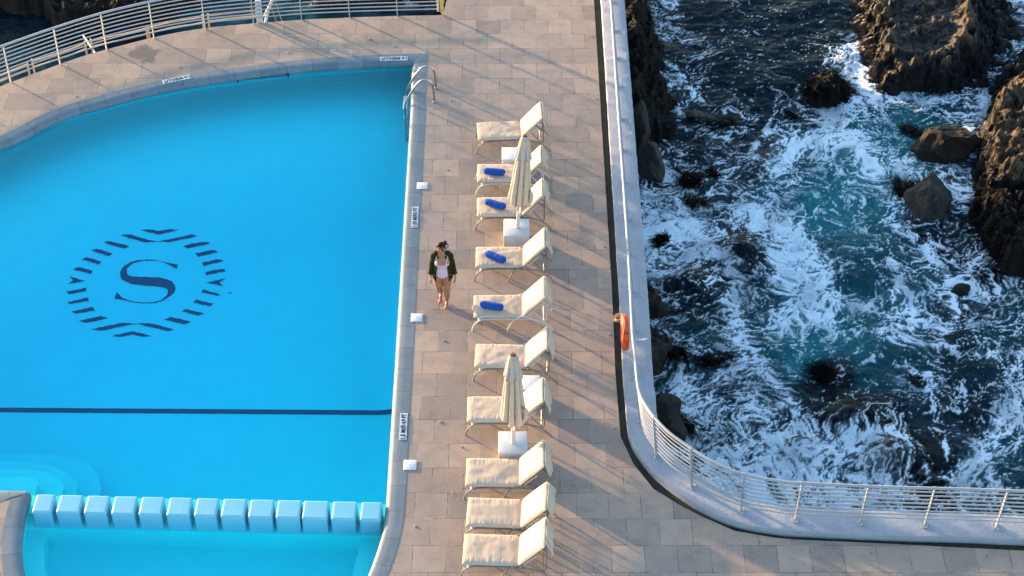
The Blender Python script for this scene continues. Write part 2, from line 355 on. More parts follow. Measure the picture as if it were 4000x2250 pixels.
    wv2=nn(t,'ShaderNodeTexWave',wave_type='BANDS',bands_direction='Y'); wv2.inputs['Scale'].default_value=30; t.links.new(coord(t),wv2.inputs['Vector'])
    col=ramp(t,wv.outputs['Fac'],[(.1,(.42,.42,.45)),(.5,(.70,.70,.70))]); t.links.new(col,b.inputs['Base Color']); b.inputs['Roughness'].default_value=.6
    q=bump(t,None,wv.outputs['Fac'],.6,.006); bump(t,b,wv2.outputs['Fac'],.3,.003,q); M['wicker']=m
    # gutter
    m,t,b=newmat('wet_gutter'); f=noise(t,5,6,.75); col=ramp(t,f,[(.3,(.006,.006,.006)),(.55,(.022,.019,.016)),(.75,(.05,.045,.04))])
    ms=ramp(t,noise(t,2.2,5,.7),[(.48,(0,0,0)),(.6,(1,1,1))]); col=mix(t,ms,col,(.018,.028,.004)); sp=ramp(t,noise(t,60,2),[(.74,(0,0,0)),(.78,(1,1,1))]); col=mix(t,sp,col,(.2,.2,.19))
    t.links.new(col,b.inputs['Base Color']); b.inputs['Roughness'].default_value=.8; bump(t,b,noise(t,24,5,.7),.8,.02); M['gutter']=m
    # rock with dark weed-covered foot
    def rockmat(name,a,c,zl,zh,dark=(.010,.008,.005)):
        m,t,b=newmat(name); col=ramp(t,noise(t,3.0,7,.72),[(.25,tuple(x*.55 for x in a)),(.5,a),(.75,c)])
        col=mix(t,.7,col,ramp(t,noise(t,28,5,.7),[(.3,(.5,.5,.5)),(.6,(1.1,1.1,1.1))]),'MULTIPLY')
        sp=nn(t,'ShaderNodeSeparateXYZ'); t.links.new(coord(t),sp.inputs[0]); ad=nn(t,'ShaderNodeMath',operation='ADD'); t.links.new(sp.outputs[2],ad.inputs[0])
        nz=nn(t,'ShaderNodeMath',operation='MULTIPLY'); t.links.new(noise(t,1.6,6,.7),nz.inputs[0]); nz.inputs[1].default_value=1.6; t.links.new(nz.outputs[0],ad.inputs[1])
        mr=nn(t,'ShaderNodeMapRange'); mr.inputs[1].default_value=zl+.8; mr.inputs[2].default_value=zh+.8; t.links.new(ad.outputs[0],mr.inputs[0])
        col=mix(t,mr.outputs[0],dark,col); t.links.new(col,b.inputs['Base Color'])
        cr=ramp(t,noise(t,1.1,6,.75,dist=.5),[(.40,(0,0,0)),(.56,(1,1,1))]); col=mix(t,.75,col,mix(t,cr,(.22,.20,.18),(1,1,1)),'MULTIPLY'); t.links.new(col,b.inputs['Base Color'])
        rr=nn(t,'ShaderNodeMapRange'); rr.inputs[3].default_value=.35; rr.inputs[4].default_value=.75; t.links.new(mr.outputs[0],rr.inputs[0]); t.links.new(rr.outputs[0],b.inputs['Roughness'])
        b.inputs['Specular IOR Level'].default_value=.3
        q=bump(t,None,noise(t,5,7,.7),.9,.10); bump(t,b,noise(t,30,5,.7),.8,.03,q); M[name]=m; return m
    rockmat('rock',(.12,.080,.045),(.26,.18,.10),-2.85,-2.52,(.003,.003,.002)); rockmat('boulder',(.052,.043,.033),(.10,.083,.063),-3.55,-3.2)
    rockmat('weedrock',(.004,.003,.002),(.010,.007,.004),-9,-8); rockmat('brownboulder',(.03,.018,.01),(.08,.048,.022),-3.15,-2.85)
    rockmat('darkstone',(.035,.029,.023),(.07,.058,.045),-3.5,-3.1); rockmat('reef',(.012,.009,.006),(.035,.026,.015),-3.5,-3.3)
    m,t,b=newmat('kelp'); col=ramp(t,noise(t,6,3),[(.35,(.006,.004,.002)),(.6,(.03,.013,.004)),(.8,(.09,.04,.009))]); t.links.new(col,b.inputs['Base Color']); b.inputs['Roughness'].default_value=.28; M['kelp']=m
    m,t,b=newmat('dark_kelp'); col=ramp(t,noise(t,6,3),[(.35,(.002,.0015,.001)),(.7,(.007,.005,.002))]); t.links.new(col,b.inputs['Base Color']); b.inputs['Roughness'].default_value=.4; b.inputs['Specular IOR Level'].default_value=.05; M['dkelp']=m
    # sea
    m,t,b=newmat('sea_water'); fo=nn(t,'ShaderNodeAttribute',attribute_name='foam').outputs['Fac']; te=nn(t,'ShaderNodeAttribute',attribute_name='teal').outputs['Fac']
    base=ramp(t,te,[(.0,(.0005,.0014,.0024)),(.34,(.0008,.007,.013)),(.55,(.003,.045,.058)),(1,(.010,.15,.165))])
    str_=noise(t,3,6,.7,dist=1.5)
    base=mix(t,.5,base,ramp(t,str_,[(.35,(.55,.6,.65)),(.65,(1.45,1.35,1.3))]),'MULTIPLY')
    sk=noise(t,1.3,7,.72,dist=2.6); base=mix(t,ramp(t,sk,[(.47,(0,0,0)),(.52,(.12,.12,.12)),(.57,(0,0,0)),(.64,(.08,.08,.08)),(.70,(0,0,0))]),base,(.085,.085,.08))
    fn=noise(t,38,4,.75)
    f2=nn(t,'ShaderNodeMath',operation='MULTIPLY_ADD'); t.links.new(fn,f2.inputs[0]); f2.inputs[1].default_value=.8; f2.inputs[2].default_value=.70
    f3=nn(t,'ShaderNodeMath',operation='MULTIPLY',use_clamp=True); t.links.new(fo,f3.inputs[0]); t.links.new(f2.outputs[0],f3.inputs[1])
    col=mix(t,f3.outputs[0],base,(.66,.76,.83)); t.links.new(col,b.inputs['Base Color'])
    rr=nn(t,'ShaderNodeMapRange'); rr.inputs[3].default_value=.16; rr.inputs[4].default_value=.7; t.links.new(f3.outputs[0],rr.inputs[0]); t.links.new(rr.outputs[0],b.inputs['Roughness'])
    b.inputs['IOR'].default_value=1.33; b.inputs['Specular IOR Level'].default_value=.05; q=bump(t,None,noise(t,5,5,.65,dist=1.2),.40,.05); bump(t,b,noise(t,34,4,.7),.22,.008,q); M['sea']=m
    # pool water: clear surface and absorbing body
    m=bpy.data.materials.new('pool_water'); m.use_nodes=True; t=m.node_tree; t.nodes.clear(); o=nn(t,'ShaderNodeOutputMaterial')
    tr=nn(t,'ShaderNodeBsdfTransparent'); gl=nn(t,'ShaderNodeBsdfGlossy'); gl.inputs['Roughness'].default_value=.03; fr=nn(t,'ShaderNodeFresnel'); fr.inputs[0].default_value=1.33
    ge=nn(t,'ShaderNodeNewGeometry'); ms_=nn(t,'ShaderNodeMath',operation='MULTIPLY_ADD'); t.links.new(ge.outputs['Backfacing'],ms_.inputs[0]); ms_.inputs[1].default_value=-.7; ms_.inputs[2].default_value=.7; mf=nn(t,'ShaderNodeMath',operation='MULTIPLY'); t.links.new(fr.outputs[0],mf.inputs[0]); t.links.new(ms_.outputs[0],mf.inputs[1])
    mx=nn(t,'ShaderNodeMixShader'); t.links.new(mf.outputs[0],mx.inputs[0]); t.links.new(tr.outputs[0],mx.inputs[1]); t.links.new(gl.outputs[0],mx.inputs[2]); t.links.new(mx.outputs[0],o.inputs[0])
    h=noise(t,2.2,3,.5); bp=nn(t,'ShaderNodeBump'); bp.inputs['Strength'].default_value=.12; bp.inputs['Distance'].default_value=.02; t.links.new(h,bp.inputs['Height'])
    t.links.new(bp.outputs[0],gl.inputs['Normal'])
    va=nn(t,'ShaderNodeVolumeAbsorption'); va.inputs[0].default_value=(.0,.84,.975,1); va.inputs[1].default_value=.5; t.links.new(va.outputs[0],o.inputs[1]); M['water']=m
    M['orange']=simple('orange_plastic',(.85,.085,.010),(.72,.06,.01),5,.4,bs=.1); M['dkorange']=simple('faded_orange_band',(.45,.05,.01),None,5,.5)
    M['rope']=simple('tan_rope',(.55,.40,.22),(.35,.25,.13),30,.9)
    M['stone']=simple('white_pebble',(.7,.68,.66),(.55,.53,.5),20,.8); M['drop']=simple('white_dropping',(.62,.61,.60),(.5,.48,.47),30,.9); M['dark']=simple('dark_spot',(.04,.03,.025),None,30,.8)
    M['concrete']=simple('weathered_concrete',(.16,.15,.14),(.08,.075,.07),3,.85,bs=.6,bscale=12,bd=.04); M['sign']=simple('white_sign',(.70,.72,.75),(.64,.66,.70),6,.5); M['ink']=simple('navy_ink',(.015,.02,.045),None,6,.5,bs=0)
    M['plate']=simple('white_plastic',(.78,.79,.80),(.74,.75,.77),4,.45,bs=0); M['stud']=simple('stud_plastic',(.34,.36,.38),None,4,.4,bs=0)
    M['paper']=simple('white_paper',(.8,.8,.82),(.75,.75,.77),12,.8); M['leaf']=simple('dry_leaf',(.32,.20,.10),None,20,.8); M['step']=simple('ladder_step_plastic',(.75,.77,.78),None,4,.4,bs=0)
    # person
    m,t,b=newmat('skin'); col=ramp(t,noise(t,6,4),[(.3,(.31,.125,.062)),(.7,(.37,.155,.08))]); t.links.new(col,b.inputs['Base Color']); b.inputs['Roughness'].default_value=.5; b.inputs['Subsurface Weight'].default_value=.06; b.inputs['Subsurface Radius'].default_value=(.02,.008,.004); M['skin']=m
    M['hair']=simple('dark_hair',(.013,.006,.004),(.030,.014,.009),60,.6,bs=.5,bscale=90,spec=.12); M['green']=simple('olive_green_knit',(.032,.032,.009),(.022,.023,.006),20,.95,bs=.6,bscale=140,bd=.004,spec=.1)
    m,t,b=newmat('plaid_swimsuit'); s=nn(t,'ShaderNodeSeparateXYZ'); t.links.new(coord(t),s.inputs[0])
    def band(out,per,wd,ph=0.):
        a=nn(t,'ShaderNodeMath',operation='MULTIPLY_ADD'); t.links.new(out,a.inputs[0]); a.inputs[1].default_value=1/per; a.inputs[2].default_value=20+ph
        f=nn(t,'ShaderNodeMath',operation='FRACT'); t.links.new(a.outputs[0],f.inputs[0]); g=nn(t,'ShaderNodeMath',operation='LESS_THAN'); t.links.new(f.outputs[0],g.inputs[0]); g.inputs[1].default_value=wd; return g.outputs[0]
    col=mix(t,band(s.outputs[0],.045,.22),(.66,.46,.47),(.34,.20,.21)); col=mix(t,band(s.outputs[2],.036,.22),col,(.50,.40,.42)); col=mix(t,band(s.outputs[0],.09,.12,.5),col,(.30,.22,.55)); col=mix(t,band(s.outputs[2],.108,.12,.3),col,(.34,.25,.60))
    t.links.new(col,b.inputs['Base Color']); b.inputs['Roughness'].default_value=.8; M['plaid']=m
    m,t,b=newmat('patterned_scrunchie'); col=ramp(t,noise(t,70,3),[(.45,(.05,.03,.08)),(.52,(.5,.45,.55)),(.6,(.08,.05,.12))]); t.links.new(col,b.inputs['Base Color']); M['scr']=m
SLABX=0.0
mats()
# ================================================================ SETTING
def poly_area(p): return sum(a.x*b.y-b.x*a.y for a,b in zip(p,p[1:]+p[:1]))/2
# --- pool outline (inner edge of the coping), counter-clockwise order later
arc=P2([(-520,850),(-300,752),(-120,655),(0,590),(66,562),(248,472),(423,419),(606,371),(776,338),(1000,305),(1210,281),(1405,268),(1500,263),(1570,260.3)],-.12)
_cr=Vector((at(1609,268).x,at(1600,259.3,-.12).y,0)); right=[_cr]+P2([(1606,300),(1603,420),(1591,621),(1568,994),(1550,1290),(1530,1600),(1518,1790),(1506,1970),(1494,2062),(1468,2154),(1431,2250),(1380,2350),(1300,2460)])
for v in arc: v.z=0
bot=P2([(-200,2460),(110,2420),(104,2330),(99,2250),(87,2188),(85,2105),(95,2023),(108,1975),(119,1935),(118,1918),(104,1911)])+P2([(0,1909),(-520,1905)])
c1=resample(cat(arc),.12); c2=resample(cat(right),.12); c3=[right[-1],bot[0],bot[1]]; c4=resample(cat(bot[1:11],8),.08); c5=[bot[-2],bot[-1]]
pool=[]
for seg in (c1,c2,c3,c4,c5):
    for p in seg:
        if not pool or (p-pool[-1]).length>.02: pool.append(p.copy())
if (pool[0]-pool[-1]).length<.02: pool.pop()
# clockwise as listed (arc left->right, down, back): outward is the left-hand side
CW=poly_area(pool)<0
_oc={}
def out(d):
    if d in _oc: return _oc[d]
    o=offset(pool,-d if CW else d,True); P_=np.array([[p.x,p.y] for p in pool]); ok=[bool(np.min(np.hypot(P_[:,0]-q.x,P_[:,1]-q.y))>abs(d)*.93-.004) for q in o]; n=len(o)
    if d>.15:
        r=list(o)
        for i in range(n):
            if not ok[i]:
                a=next(k for k in range(1,n) if ok[(i-k)%n]); c=next(k for k in range(1,n) if ok[(i+k)%n]); r[i]=o[(i-a)%n].lerp(o[(i+c)%n],a/(a+c))
        o=r
    _oc[d]=o; return o
W=.33
hole=out(W-.012)
# --- deck outline
edgeTL=P2([(-700,735),(-520,620),(-300,500),(-150,418),(0,338),(65,313),(137,286),(300,227),(422,191.5),(620,141.5),(799,110),(997,91),(1180,77),(1370,68.5),(1560,62)])
edgeTL=resample(cat(edgeTL),.25)+P2([(1669,60),(1730,59)])
edgeTop=P2([(1745,0),(1795,-220),(2298,-220)])
edgeR=P2([(2298,-220),(2320,0),(2355,562),(2392,1150),(2403.5,1450),(2411,1547),(2425,1707),(2474,1811),(2552,1909),(2661,1976),(2743,2018),(2868,2073),(3023,2100),(3100,2107),(3449,2123),(3799,2141),(4000,2151),(4600,2180),(7000,2275)])
deck=edgeTL+edgeTop+edgeR[1:]+[Vector((40,-30,0)),Vector((-40,-30,0)),Vector((-40,edgeTL[0].y-12,0))]
v,f=fill([deck,hole]); me=MB(); me.v=v; me.f=f
# edge skirt of the deck
n=len(deck); sk=[(p.x,p.y,0) for p in deck]
nv=len(me.v); me.v+=sk+[(p.x,p.y,-.22) for p in deck]; me.f+=[(nv+i,nv+(i+1)%n,nv+n+(i+1)%n,nv+n+i) for i in range(n)]
dk=me.build('deck',M['slab'],smooth=False); tag(dk,'pale sandstone slab pool deck laid in staggered rows',kind='structure')
# retaining wall below the seaward edge on the left
b=MB(); 
e2=[Vector((p.x,p.y,0)) for p in edgeTL+edgeTop[:2]]; ins=offset(e2,.10)
b.sheet([[(p.x,p.y,-.2) for p in ins],[(p.x,p.y,-4.2) for p in offset(e2,.05)]]); bk=b.build('deck_foundation',M['concrete'],smooth=False); tag(bk,'dark rough concrete footing under the curved deck edge',kind='structure')
# --- coping
prof=[(.02,-.155),(.0,-.12),(.0,-.085),(.008,-.052),(.026,-.024),(.055,-.005),(.090,.004),(.20,.004),(W,.004)]
b=MB(); rings=[[Vector((p.x,p.y,z)) for p in out(d)]+[Vector((out(d)[0].x,out(d)[0].y,z))] for d,z in prof]
b.sheet(rings); cp=b.build('pool_coping',M['coping'],smooth=True,ang=60); me=cp.data
L=[0.]
for i in range(len(pool)): L.append(L[-1]+(pool[(i+1)%len(pool)]-pool[i]).length)
uvl=me.uv_layers.new(name='UVMap'); nr=len(pool)+1
for lp in me.loops:
    i=lp.vertex_index; k=i%nr; uvl.data[lp.index].uv=(L[k]/.58,prof[i//nr][0]/W)
tag(cp,'blue grey granite coping curving round the pool rim','coping')
# --- basin: floor, walls
def inside(poly,X,Y):
    c=np.zeros(X.shape,bool); n=len(poly)
    for i in range(n):
        a=poly[i]; b=poly[(i+1)%n]
        cond=((a[1]>Y)!=(b[1]>Y)); xi=(b[0]-a[0])*(Y-a[1])/((b[1]-a[1])+1e-12)+a[0]; c^=cond&(X<xi)
    return c
pin=[(p.x,p.y) for p in pool]
def pdist(X,Y,P_):
    best=np.full(np.shape(X),1e9)
    for a,c in zip(P_[:-1],P_[1:]):
        dx=c.x-a.x; dy=c.y-a.y; k=np.clip(((X-a.x)*dx+(Y-a.y)*dy)/(dx*dx+dy*dy+1e-12),0,1); best=np.minimum(best,np.hypot(X-a.x-k*dx,Y-a.y-k*dy))
    return best
rimc=c1[::3]+[c1[-1]]; rimr=c2[::3]+[c2[-1]]
def floorz(x,y):
    d=pdist(np.asarray(x,float),np.asarray(y,float),rimc); ins_=inside(pin,np.atleast_1d(np.asarray(x,float)),np.atleast_1d(np.asarray(y,float))).reshape(np.shape(d))
    t=np.clip(np.where(ins_,d,0)/5.,0,1); return -.92-.68*t*t*(3-2*t)
yk=at(0,1990,0).y            # row of blocks
gx,gy=np.meshgrid(np.arange(-19,-1.5,.1),np.arange(yk-.1,38,.1)); gz=floorz(gx,gy)
o15,o03=out(1.0),out(.04); wallp=[(o15[i] if i<len(c1)+len(c2)-4 else o03[i]) for i in range(len(pool))]; o15,o03=out(1.17),out(.2); pp=[((o15[i] if i<len(c1)+len(c2)-4 else o03[i]).x,(o15[i] if i<len(c1)+len(c2)-4 else o03[i]).y) for i in range(len(pool))]  # walls set back under the deck, a recess added to darken the rim
kp=inside(pp,gx,gy); ix=np.arange(gx.size).reshape(gx.shape); kf=kp[:-1,:-1]&kp[1:,1:]&kp[:-1,1:]&kp[1:,:-1]
F=np.stack([ix[:-1,:-1],ix[:-1,1:],ix[1:,1:],ix[1:,:-1]],-1)[kf]; us=np.unique(F); rm=np.full(gx.size,-1); rm[us]=np.arange(len(us))
basin=MB(); basin.v=[tuple(a) for a in np.stack([gx.ravel()[us],gy.ravel()[us],gz.ravel()[us]],-1).tolist()]; basin.f=[tuple(a) for a in rm[F].tolist()]
fl=basin.build('pool_floor',M['pool'],smooth=True,recalc=False,ang=0); tag(fl,'sky blue painted floor of the main pool',kind='structure')
b=MB(); b.sheet([[Vector((p.x,p.y,z)) for p in wallp+[wallp[0]]] for z in (-.10,-3.2)]); wl=b.build('pool_wall',M['pool'],smooth=True); tag(wl,'sky blue painted pool walls, set back under the deck to darken the rim',kind='structure')
# pool water body
wp=[(o15[i] if i<len(c1)+len(c2)-4 else out(.025)[i]) for i in range(len(pool))]; v,f=fill([wp]); b=MB(); b.v=[(a[0],a[1],-.12) for a in v]; b.f=f; k=len(b.v); n=len(wp)
bm=bmesh.new(); 
for q in v: bm.verts.new((q[0],q[1],-.12))
bm.verts.ensure_lookup_table()
for q in f: bm.faces.new([bm.verts[i] for i in q])
r=bmesh.ops.extrude_face_region(bm,geom=bm.faces[:]); 
for q in r['geom']:
    if isinstance(q,bmesh.types.BMVert): q.co.z=-3.4
bmesh.ops.recalc_face_normals(bm,faces=bm.faces[:]); me=bpy.data.meshes.new('pool_water'); bm.to_mesh(me); bm.free(); me.materials.append(M['water'])
pw=bpy.data.objects.new('pool_water',me); link(pw); tag(pw,'still clear turquoise water filling the pool',kind='structure')
# --- shallow pool: dividing wall, ledge, bench, floor, steps (part of the basin)
xl,xr=at(60,1990).x,at(1530,1990).x
bL=at(143,1928,.02); bR=at(1412,1958,.02); sl_=(bR.y-bL.y)/(bR.x-bL.x); blen=.42
def yb(x): return bL.y+(x-bL.x)*sl_
def slab(name,xa,xb,ya,yb_,zt,zb,mat,label):
    b=MB(); b.add([(xa,ya(xa),zb),(xb,ya(xb),zb),(xb,yb_(xb),zb),(xa,yb_(xa),zb),(xa,ya(xa),zt),(xb,ya(xb),zt),(xb,yb_(xb),zt),(xa,yb_(xa),zt)],[(0,3,2,1),(4,5,6,7),(0,1,5,4),(1,2,6,5),(2,3,7,6),(3,0,4,7)])
    o=b.build(name,mat,smooth=False); return tag(o,label,kind='structure')
slab('pool_ledge',-9.6,-1.6,lambda x:yb(x)-.16,lambda x:yb(x)+.27,-.34,-2.0,M['pool'],'submerged blue ledge behind the row of painted blocks')
slab('pool_divider',-9.6,-1.6,lambda x:yb(x)-.455,lambda x:yb(x)-.16,-.36,-2.0,M['pool'],'submerged blue wall under the row of painted blocks')
slab('shallow_pool_floor',-10.5,-1.0,lambda x:14.5,lambda x:yb(x)-.4,-.78,-2.0,M['pool'],'blue painted floor of the small pool in front of the blocks')
# submerged side benches of the shallow pool
for nm,l,lb in (('pool_bench',[(180,2060),(172,2120),(171,2180),(178,2250),(200,2380),(30,2380),(30,2060)],'pale submerged bench along the left rim of the small pool'),('pool_bench',[(1428,2065),(1412,2110),(1392,2180),(1376,2250),(1330,2380),(1560,2380),(1560,2065)],'pale submerged bench along the right rim of the small pool')):
    p=P2(l,-.42); top=[(a.x,a.y,-.42) for a in p]; n=len(top); b=MB(); b.add(top+[(x,y,-.9) for x,y,z in top],[tuple(range(n))]+[(i,(i+1)%n,n+(i+1)%n,n+i) for i in range(n)]); tag(b.build(nm,M['pool'],smooth=False),lb,kind='structure')
# curved entry steps
for i,(l,z,lb) in enumerate([([(-600,1772),(-200,1770),(0,1774),(180,1776),(280,1786),(345,1812),(378,1850),(396,1905)],-1.36,'lowest'),([(-600,1798),(-200,1797),(0,1801),(130,1806),(215,1825),(275,1858),(304,1900)],-1.13,'middle'),([(-600,1830),(-200,1829),(0,1832),(120,1834),(190,1850),(232,1875),(250,1902)],-.92,'upper'),([(-600,1861),(0,1862),(100,1862),(135,1868),(150,1890),(142,1905)],-.72,'topmost')]):
    p=resample(cat(P2(l,z)),.08); p=p+[Vector((p[-1].x,yk-.3,z)),Vector((p[0].x,yk-.3,z))]
    n=len(p); b=MB(); b.add([tuple(a) for a in p]+[(a.x,a.y,-2.2) for a in p],[tuple(range(n))]+[(j,(j+1)%n,n+(j+1)%n,n+j) for j in range(n)])
    tag(b.build('pool_step',M['pool'],smooth=False),lb+' curved underwater step at the left of the pool',kind='structure')
# --- painted blocks
tops=[(143,219),(236,328),(343,432),(449,540),(555,645),(663,754),(770,858),(873,967),(979,1074),(1086,1181),(1187,1288),(1301,1397),(1412,1494)]
words=['first','second','third','fourth','fifth','sixth','middle','eighth','ninth','tenth','eleventh','second to last','last']
for i,(xa,xb) in enumerate(tops):
    yy=1928+(xa-143)*.0236; A=at(xa,yy,.02); B=at(xb,yy,.02)
    b=MB(); wd=(B.x-A.x)+.0; cx=(A.x+B.x)/2-.004; cy=yb(cx)-blen/2
    bm=bmesh.new(); bmesh.ops.create_cube(bm,size=1)
    for q in bm.verts: q.co=Vector((q.co.x*wd,q.co.y*blen,q.co.z*.44-.22+.02))
    bmesh.ops.bevel(bm,geom=bm.edges[:],offset=.038,segments=4,affect='EDGES',clamp_overlap=True,profile=.5); 
    me=bpy.data.meshes.new('painted_block'); bm.to_mesh(me); bm.free(); me.materials.append(M['block']); me.polygons.foreach_set('use_smooth',[True]*len(me.polygons))
    o=bpy.data.objects.new('painted_block',me); link(o); o.modifiers.new('w','WEIGHTED_NORMAL').keep_sharp=True; o.location=(cx,cy,0); o.rotation_euler=(0,0,math.atan(sl_))
    tag(o,f'pale blue rounded block in the pool, {words[i]} in the row from the left','block','pale blue blocks across the pool')
# --- painted line on the floor and the emblem
def onfloor(px,py,dz=.006):
    z=-1.4
    for _ in range(6): q_=at(px,py,z); z=float(floorz(q_.x,q_.y))+dz
    return at(px,py,z)
b=MB(); xs=np.linspace(-260,1560,70)
b.sheet([[onfloor(x,1592+ (x/1525)*11+1.2*n1(x*.03,0,3)-(max(0,x-1490)*.12)) for x in xs],[onfloor(x,1610+(x/1525)*11+1.2*n1(x*.03,0,4)-(max(0,x-1490)*.12)) for x in xs]])
ln=b.build('pool_floor_line',M['navy'],smooth=False); tag(ln,'dark navy line painted across the pool floor',kind='structure')
S=[(1355,503),(1340,553),(1290,520),(1230,490),(1170,468),(1110,460),(1040,458),(960,464),(890,482),(840,508),(812,545),(808,585),(820,612),(850,625),(930,630),(1050,635),(1160,640),(1230,655),(1290,683),(1322,720),(1328,760),(1312,800),(1275,835),(1240,860),(1190,888),(1130,908),(1050,917),(960,914),(880,903),(800,887),(740,874),(677,870),(695,795),(730,825),(770,858),(820,880),(900,898),(990,906),(1060,906),(1130,895),(1185,870),(1225,840),(1245,800),(1245,770),(1225,755),(1180,742),(1100,733),(1000,725),(920,720),(850,705),(790,682),(750,655),(735,620),(738,570),(765,530),(810,495),(870,467),(950,450),(1050,446),(1130,455),(1200,470),(1270,486)]
bars=[[(565,265),(600,252),(650,257),(835,303),(800,325),(740,325)],[(425,352),(470,335),(520,340),(660,382),(615,412)],[(325,445),(375,423),(420,432),(535,470),(505,502)],[(232,555),(285,528),(330,535),(445,568),(425,603)],[(198,625),(365,677),(173,712),(235,670)],[(155,792),(375,748),(375,783),(195,820)],[(170,902),(390,853),(402,887),(205,923)],[(218,1003),(445,950),(470,990),(260,1027)],[(295,1103),(540,1048),(600,1077),(375,1123)],[(425,1190),(760,1122),(880,1131),(1055,1125),(1320,1197),(1250,1212),(1010,1157),(940,1137),(860,1139),(530,1210)],[(638,1265),(870,1210),(1083,1265),(980,1272),(870,1250),(740,1273)],[(735,190),(800,177),(850,180),(1040,240),(1150,249),(1240,235),(1500,180),(1562,195),(1500,212),(1250,263),(1140,255),(1000,265)],[(955,133),(1060,125),(1150,142),(1270,122),(1362,130),(1155,183)],[(1400,308),(1450,290),(1620,257),(1675,262),(1697,280),(1460,328)],[(1535,385),(1700,345),(1750,347),(1783,367),(1575,417)],[(1613,480),(1780,442),(1820,447),(1840,465),(1630,515)],[(1648,580),(1810,545),(1850,550),(1862,572),(1653,617)],[(1863,648),(1655,692),(1840,735),(1795,692)],[(1603,798),(1620,763),(1805,820),(1780,837)],[(1515,903),(1545,875),(1738,922),(1690,948)],[(1390,1000),(1430,975),(1633,1022),(1570,1047)],[(1203,1087),(1280,1060),(1500,1112),(1420,1138)],[(1875,790),(1905,800),(1942,797),(1905,815)]]
em=empty('pool_emblem',onfloor(577,1105,0),'navy letter S in a ring of dashes painted on the pool floor','emblem')
def shape(name,pl,parent):
    loop=[]
    for i,p in enumerate(pl):
        q=pl[(i+1)%len(pl)]; m=max(1,int(math.dist(p,q)/22))
        for k in range(m):
            x=p[0]+(q[0]-p[0])*k/m; y=p[1]+(q[1]-p[1])*k/m; x+=9*n1(x*.03,y*.03,5); y+=9*n1(x*.03,y*.03,6)
            loop.append(onfloor(200+x/2.733,850+y/2.733))
    v,f=fill([loop]); b=MB(); o_=parent.location; b.v=[(a[0]-o_.x,a[1]-o_.y,a[2]-o_.z) for a in v]; b.f=f; return b.build(name,M['navy'],parent,smooth=False,recalc=False)
shape('letter',S,em)
for bp in bars: shape('dash',bp,em)
# --- sea wall, gutter
wi=P2([(2318,-220),(2333,-110),(2347,0),(2382,562),(2419,1150),(2432.5,1450),(2441,1540),(2448,1629),(2461,1707),(2505,1785),(2567,1857),(2640,1914),(2743,1981),(2868,2036),(3023,2067),(3100,2074),(3449,2090),(3799,2100),(4000,2109),(4600,2135),(7000,2228)],.10)
for p in wi: p.z=0
wi=resample(cat(wi),.10)
# direction: down the picture then right; sea is on the left-hand side
def wo(d,j=0.): 
    o=offset(wi,-d)
    return o
def rag(p,s): 
    return .012*n1(p.x*3+s,p.y*3,s)+.008*n1(p.x*11,p.y*11,s+1)
wprof=[(.0,-.30),(.0,.085),(.008,.099),(.03,.104),(.28,.105),(.50,.10),(.545,.088),(.56,.05),(.56,-.5),(.60,-4.3)]
b=MB(); rows=[]
for k,(d,z) in enumerate(wprof):
    rows.append([Vector((p.x+rag(p,k)*(1 if k in(0,1,2,6,7,8) else 0),p.y+rag(p,k+20)*(1 if k in(1,2,6,7) else 0),z+.5*rag(p,k+40)*(1 if 1<=k<=7 else 0))) for p in wo(d)])
b.sheet(rows); sw=b.build('sea_wall',M['plaster'],smooth=True,ang=15); tag(sw,'low broad white plastered wall between deck and sea','wall')
b=MB(); ga=resample(cat(edgeR),.03); 
ge=[]
for p in wi:   # nearest deck edge point
    q=min(ga,key=lambda a:(a-p).length); ge.append(q)
b.sheet([[Vector((q.x,q.y,0)).lerp(Vector((p.x,p.y,0)),-.35)+Vector((0,0,-.045)) for p,q in zip(wi,ge)],[Vector((p.x,p.y,-.055)) for p in wo(.03)]])
b.sheet([[Vector((p.x,p.y,-.09)) for p in offset(ga,.12)],[Vector((p.x,p.y,-.09)) for p in offset(ga,-.06)]])
g=b.build('drain_channel',M['gutter'],smooth=False,recalc=False); tag(g,'dark mossy drainage channel between deck and white wall',kind='structure')
# --- sea
xs=np.concatenate([[-300,-150,-80,-40,-25],np.arange(-17,2.2,.085),np.arange(2.2,15.2,.028),[16,18,22,30,50,90,180,300]])
ys=np.concatenate([[-100,-40,0,10,15],np.arange(19.5,43.6,.030),[44,45,47,50,60,90,180,400]])
X,Y=np.meshgrid(xs,ys)
dep=Y*math.cos(PITCH)-(SEA-CAMH)*math.sin(PITCH); up=Y*math.sin(PITCH)+(SEA-CAMH)*math.cos(PITCH)
QX=(2000+FPX*X/dep)/Q; QY=(1125-FPX*up/dep)/Q
foam,den,teal,web=foamfield(X,Y,QX,QY)
out_=(X<1.9)|(QY<-60)|(X>15.5)
left=(X<-1.0); 
reefm=np.exp(-(((QX-1065)/60)**2+((QY-5)/14)**2))
foam=np.where(left,np.clip(.8*reefm*(.6+fbm(X*2,Y*2,70,3)),0,1),foam); teal=np.where(left,-.12+.5*np.exp(-((QX-560)/420)**2)*np.exp(-((QY-40)/60)**2)+.3*(QY>120),teal)
far=(X>15.1)|(Y>43.5)|(Y<19.6)|(X<-16.9); foam=np.where(far,0,foam); teal=np.where(far,0,teal)
swell=.10*fbm(X*.45,Y*.45,51,3)+.05*fbm(X*1.2+.5*fbm(X,Y,53,2),Y*1.6,52,3)
rip=.016*fbm(X*4+.8*fbm(X*1.5,Y*1.5,57,2),Y*4+.8*fbm(X*1.5,Y*1.5,58,2),54,4)
sg=np.clip(1.25-den,.5,1)
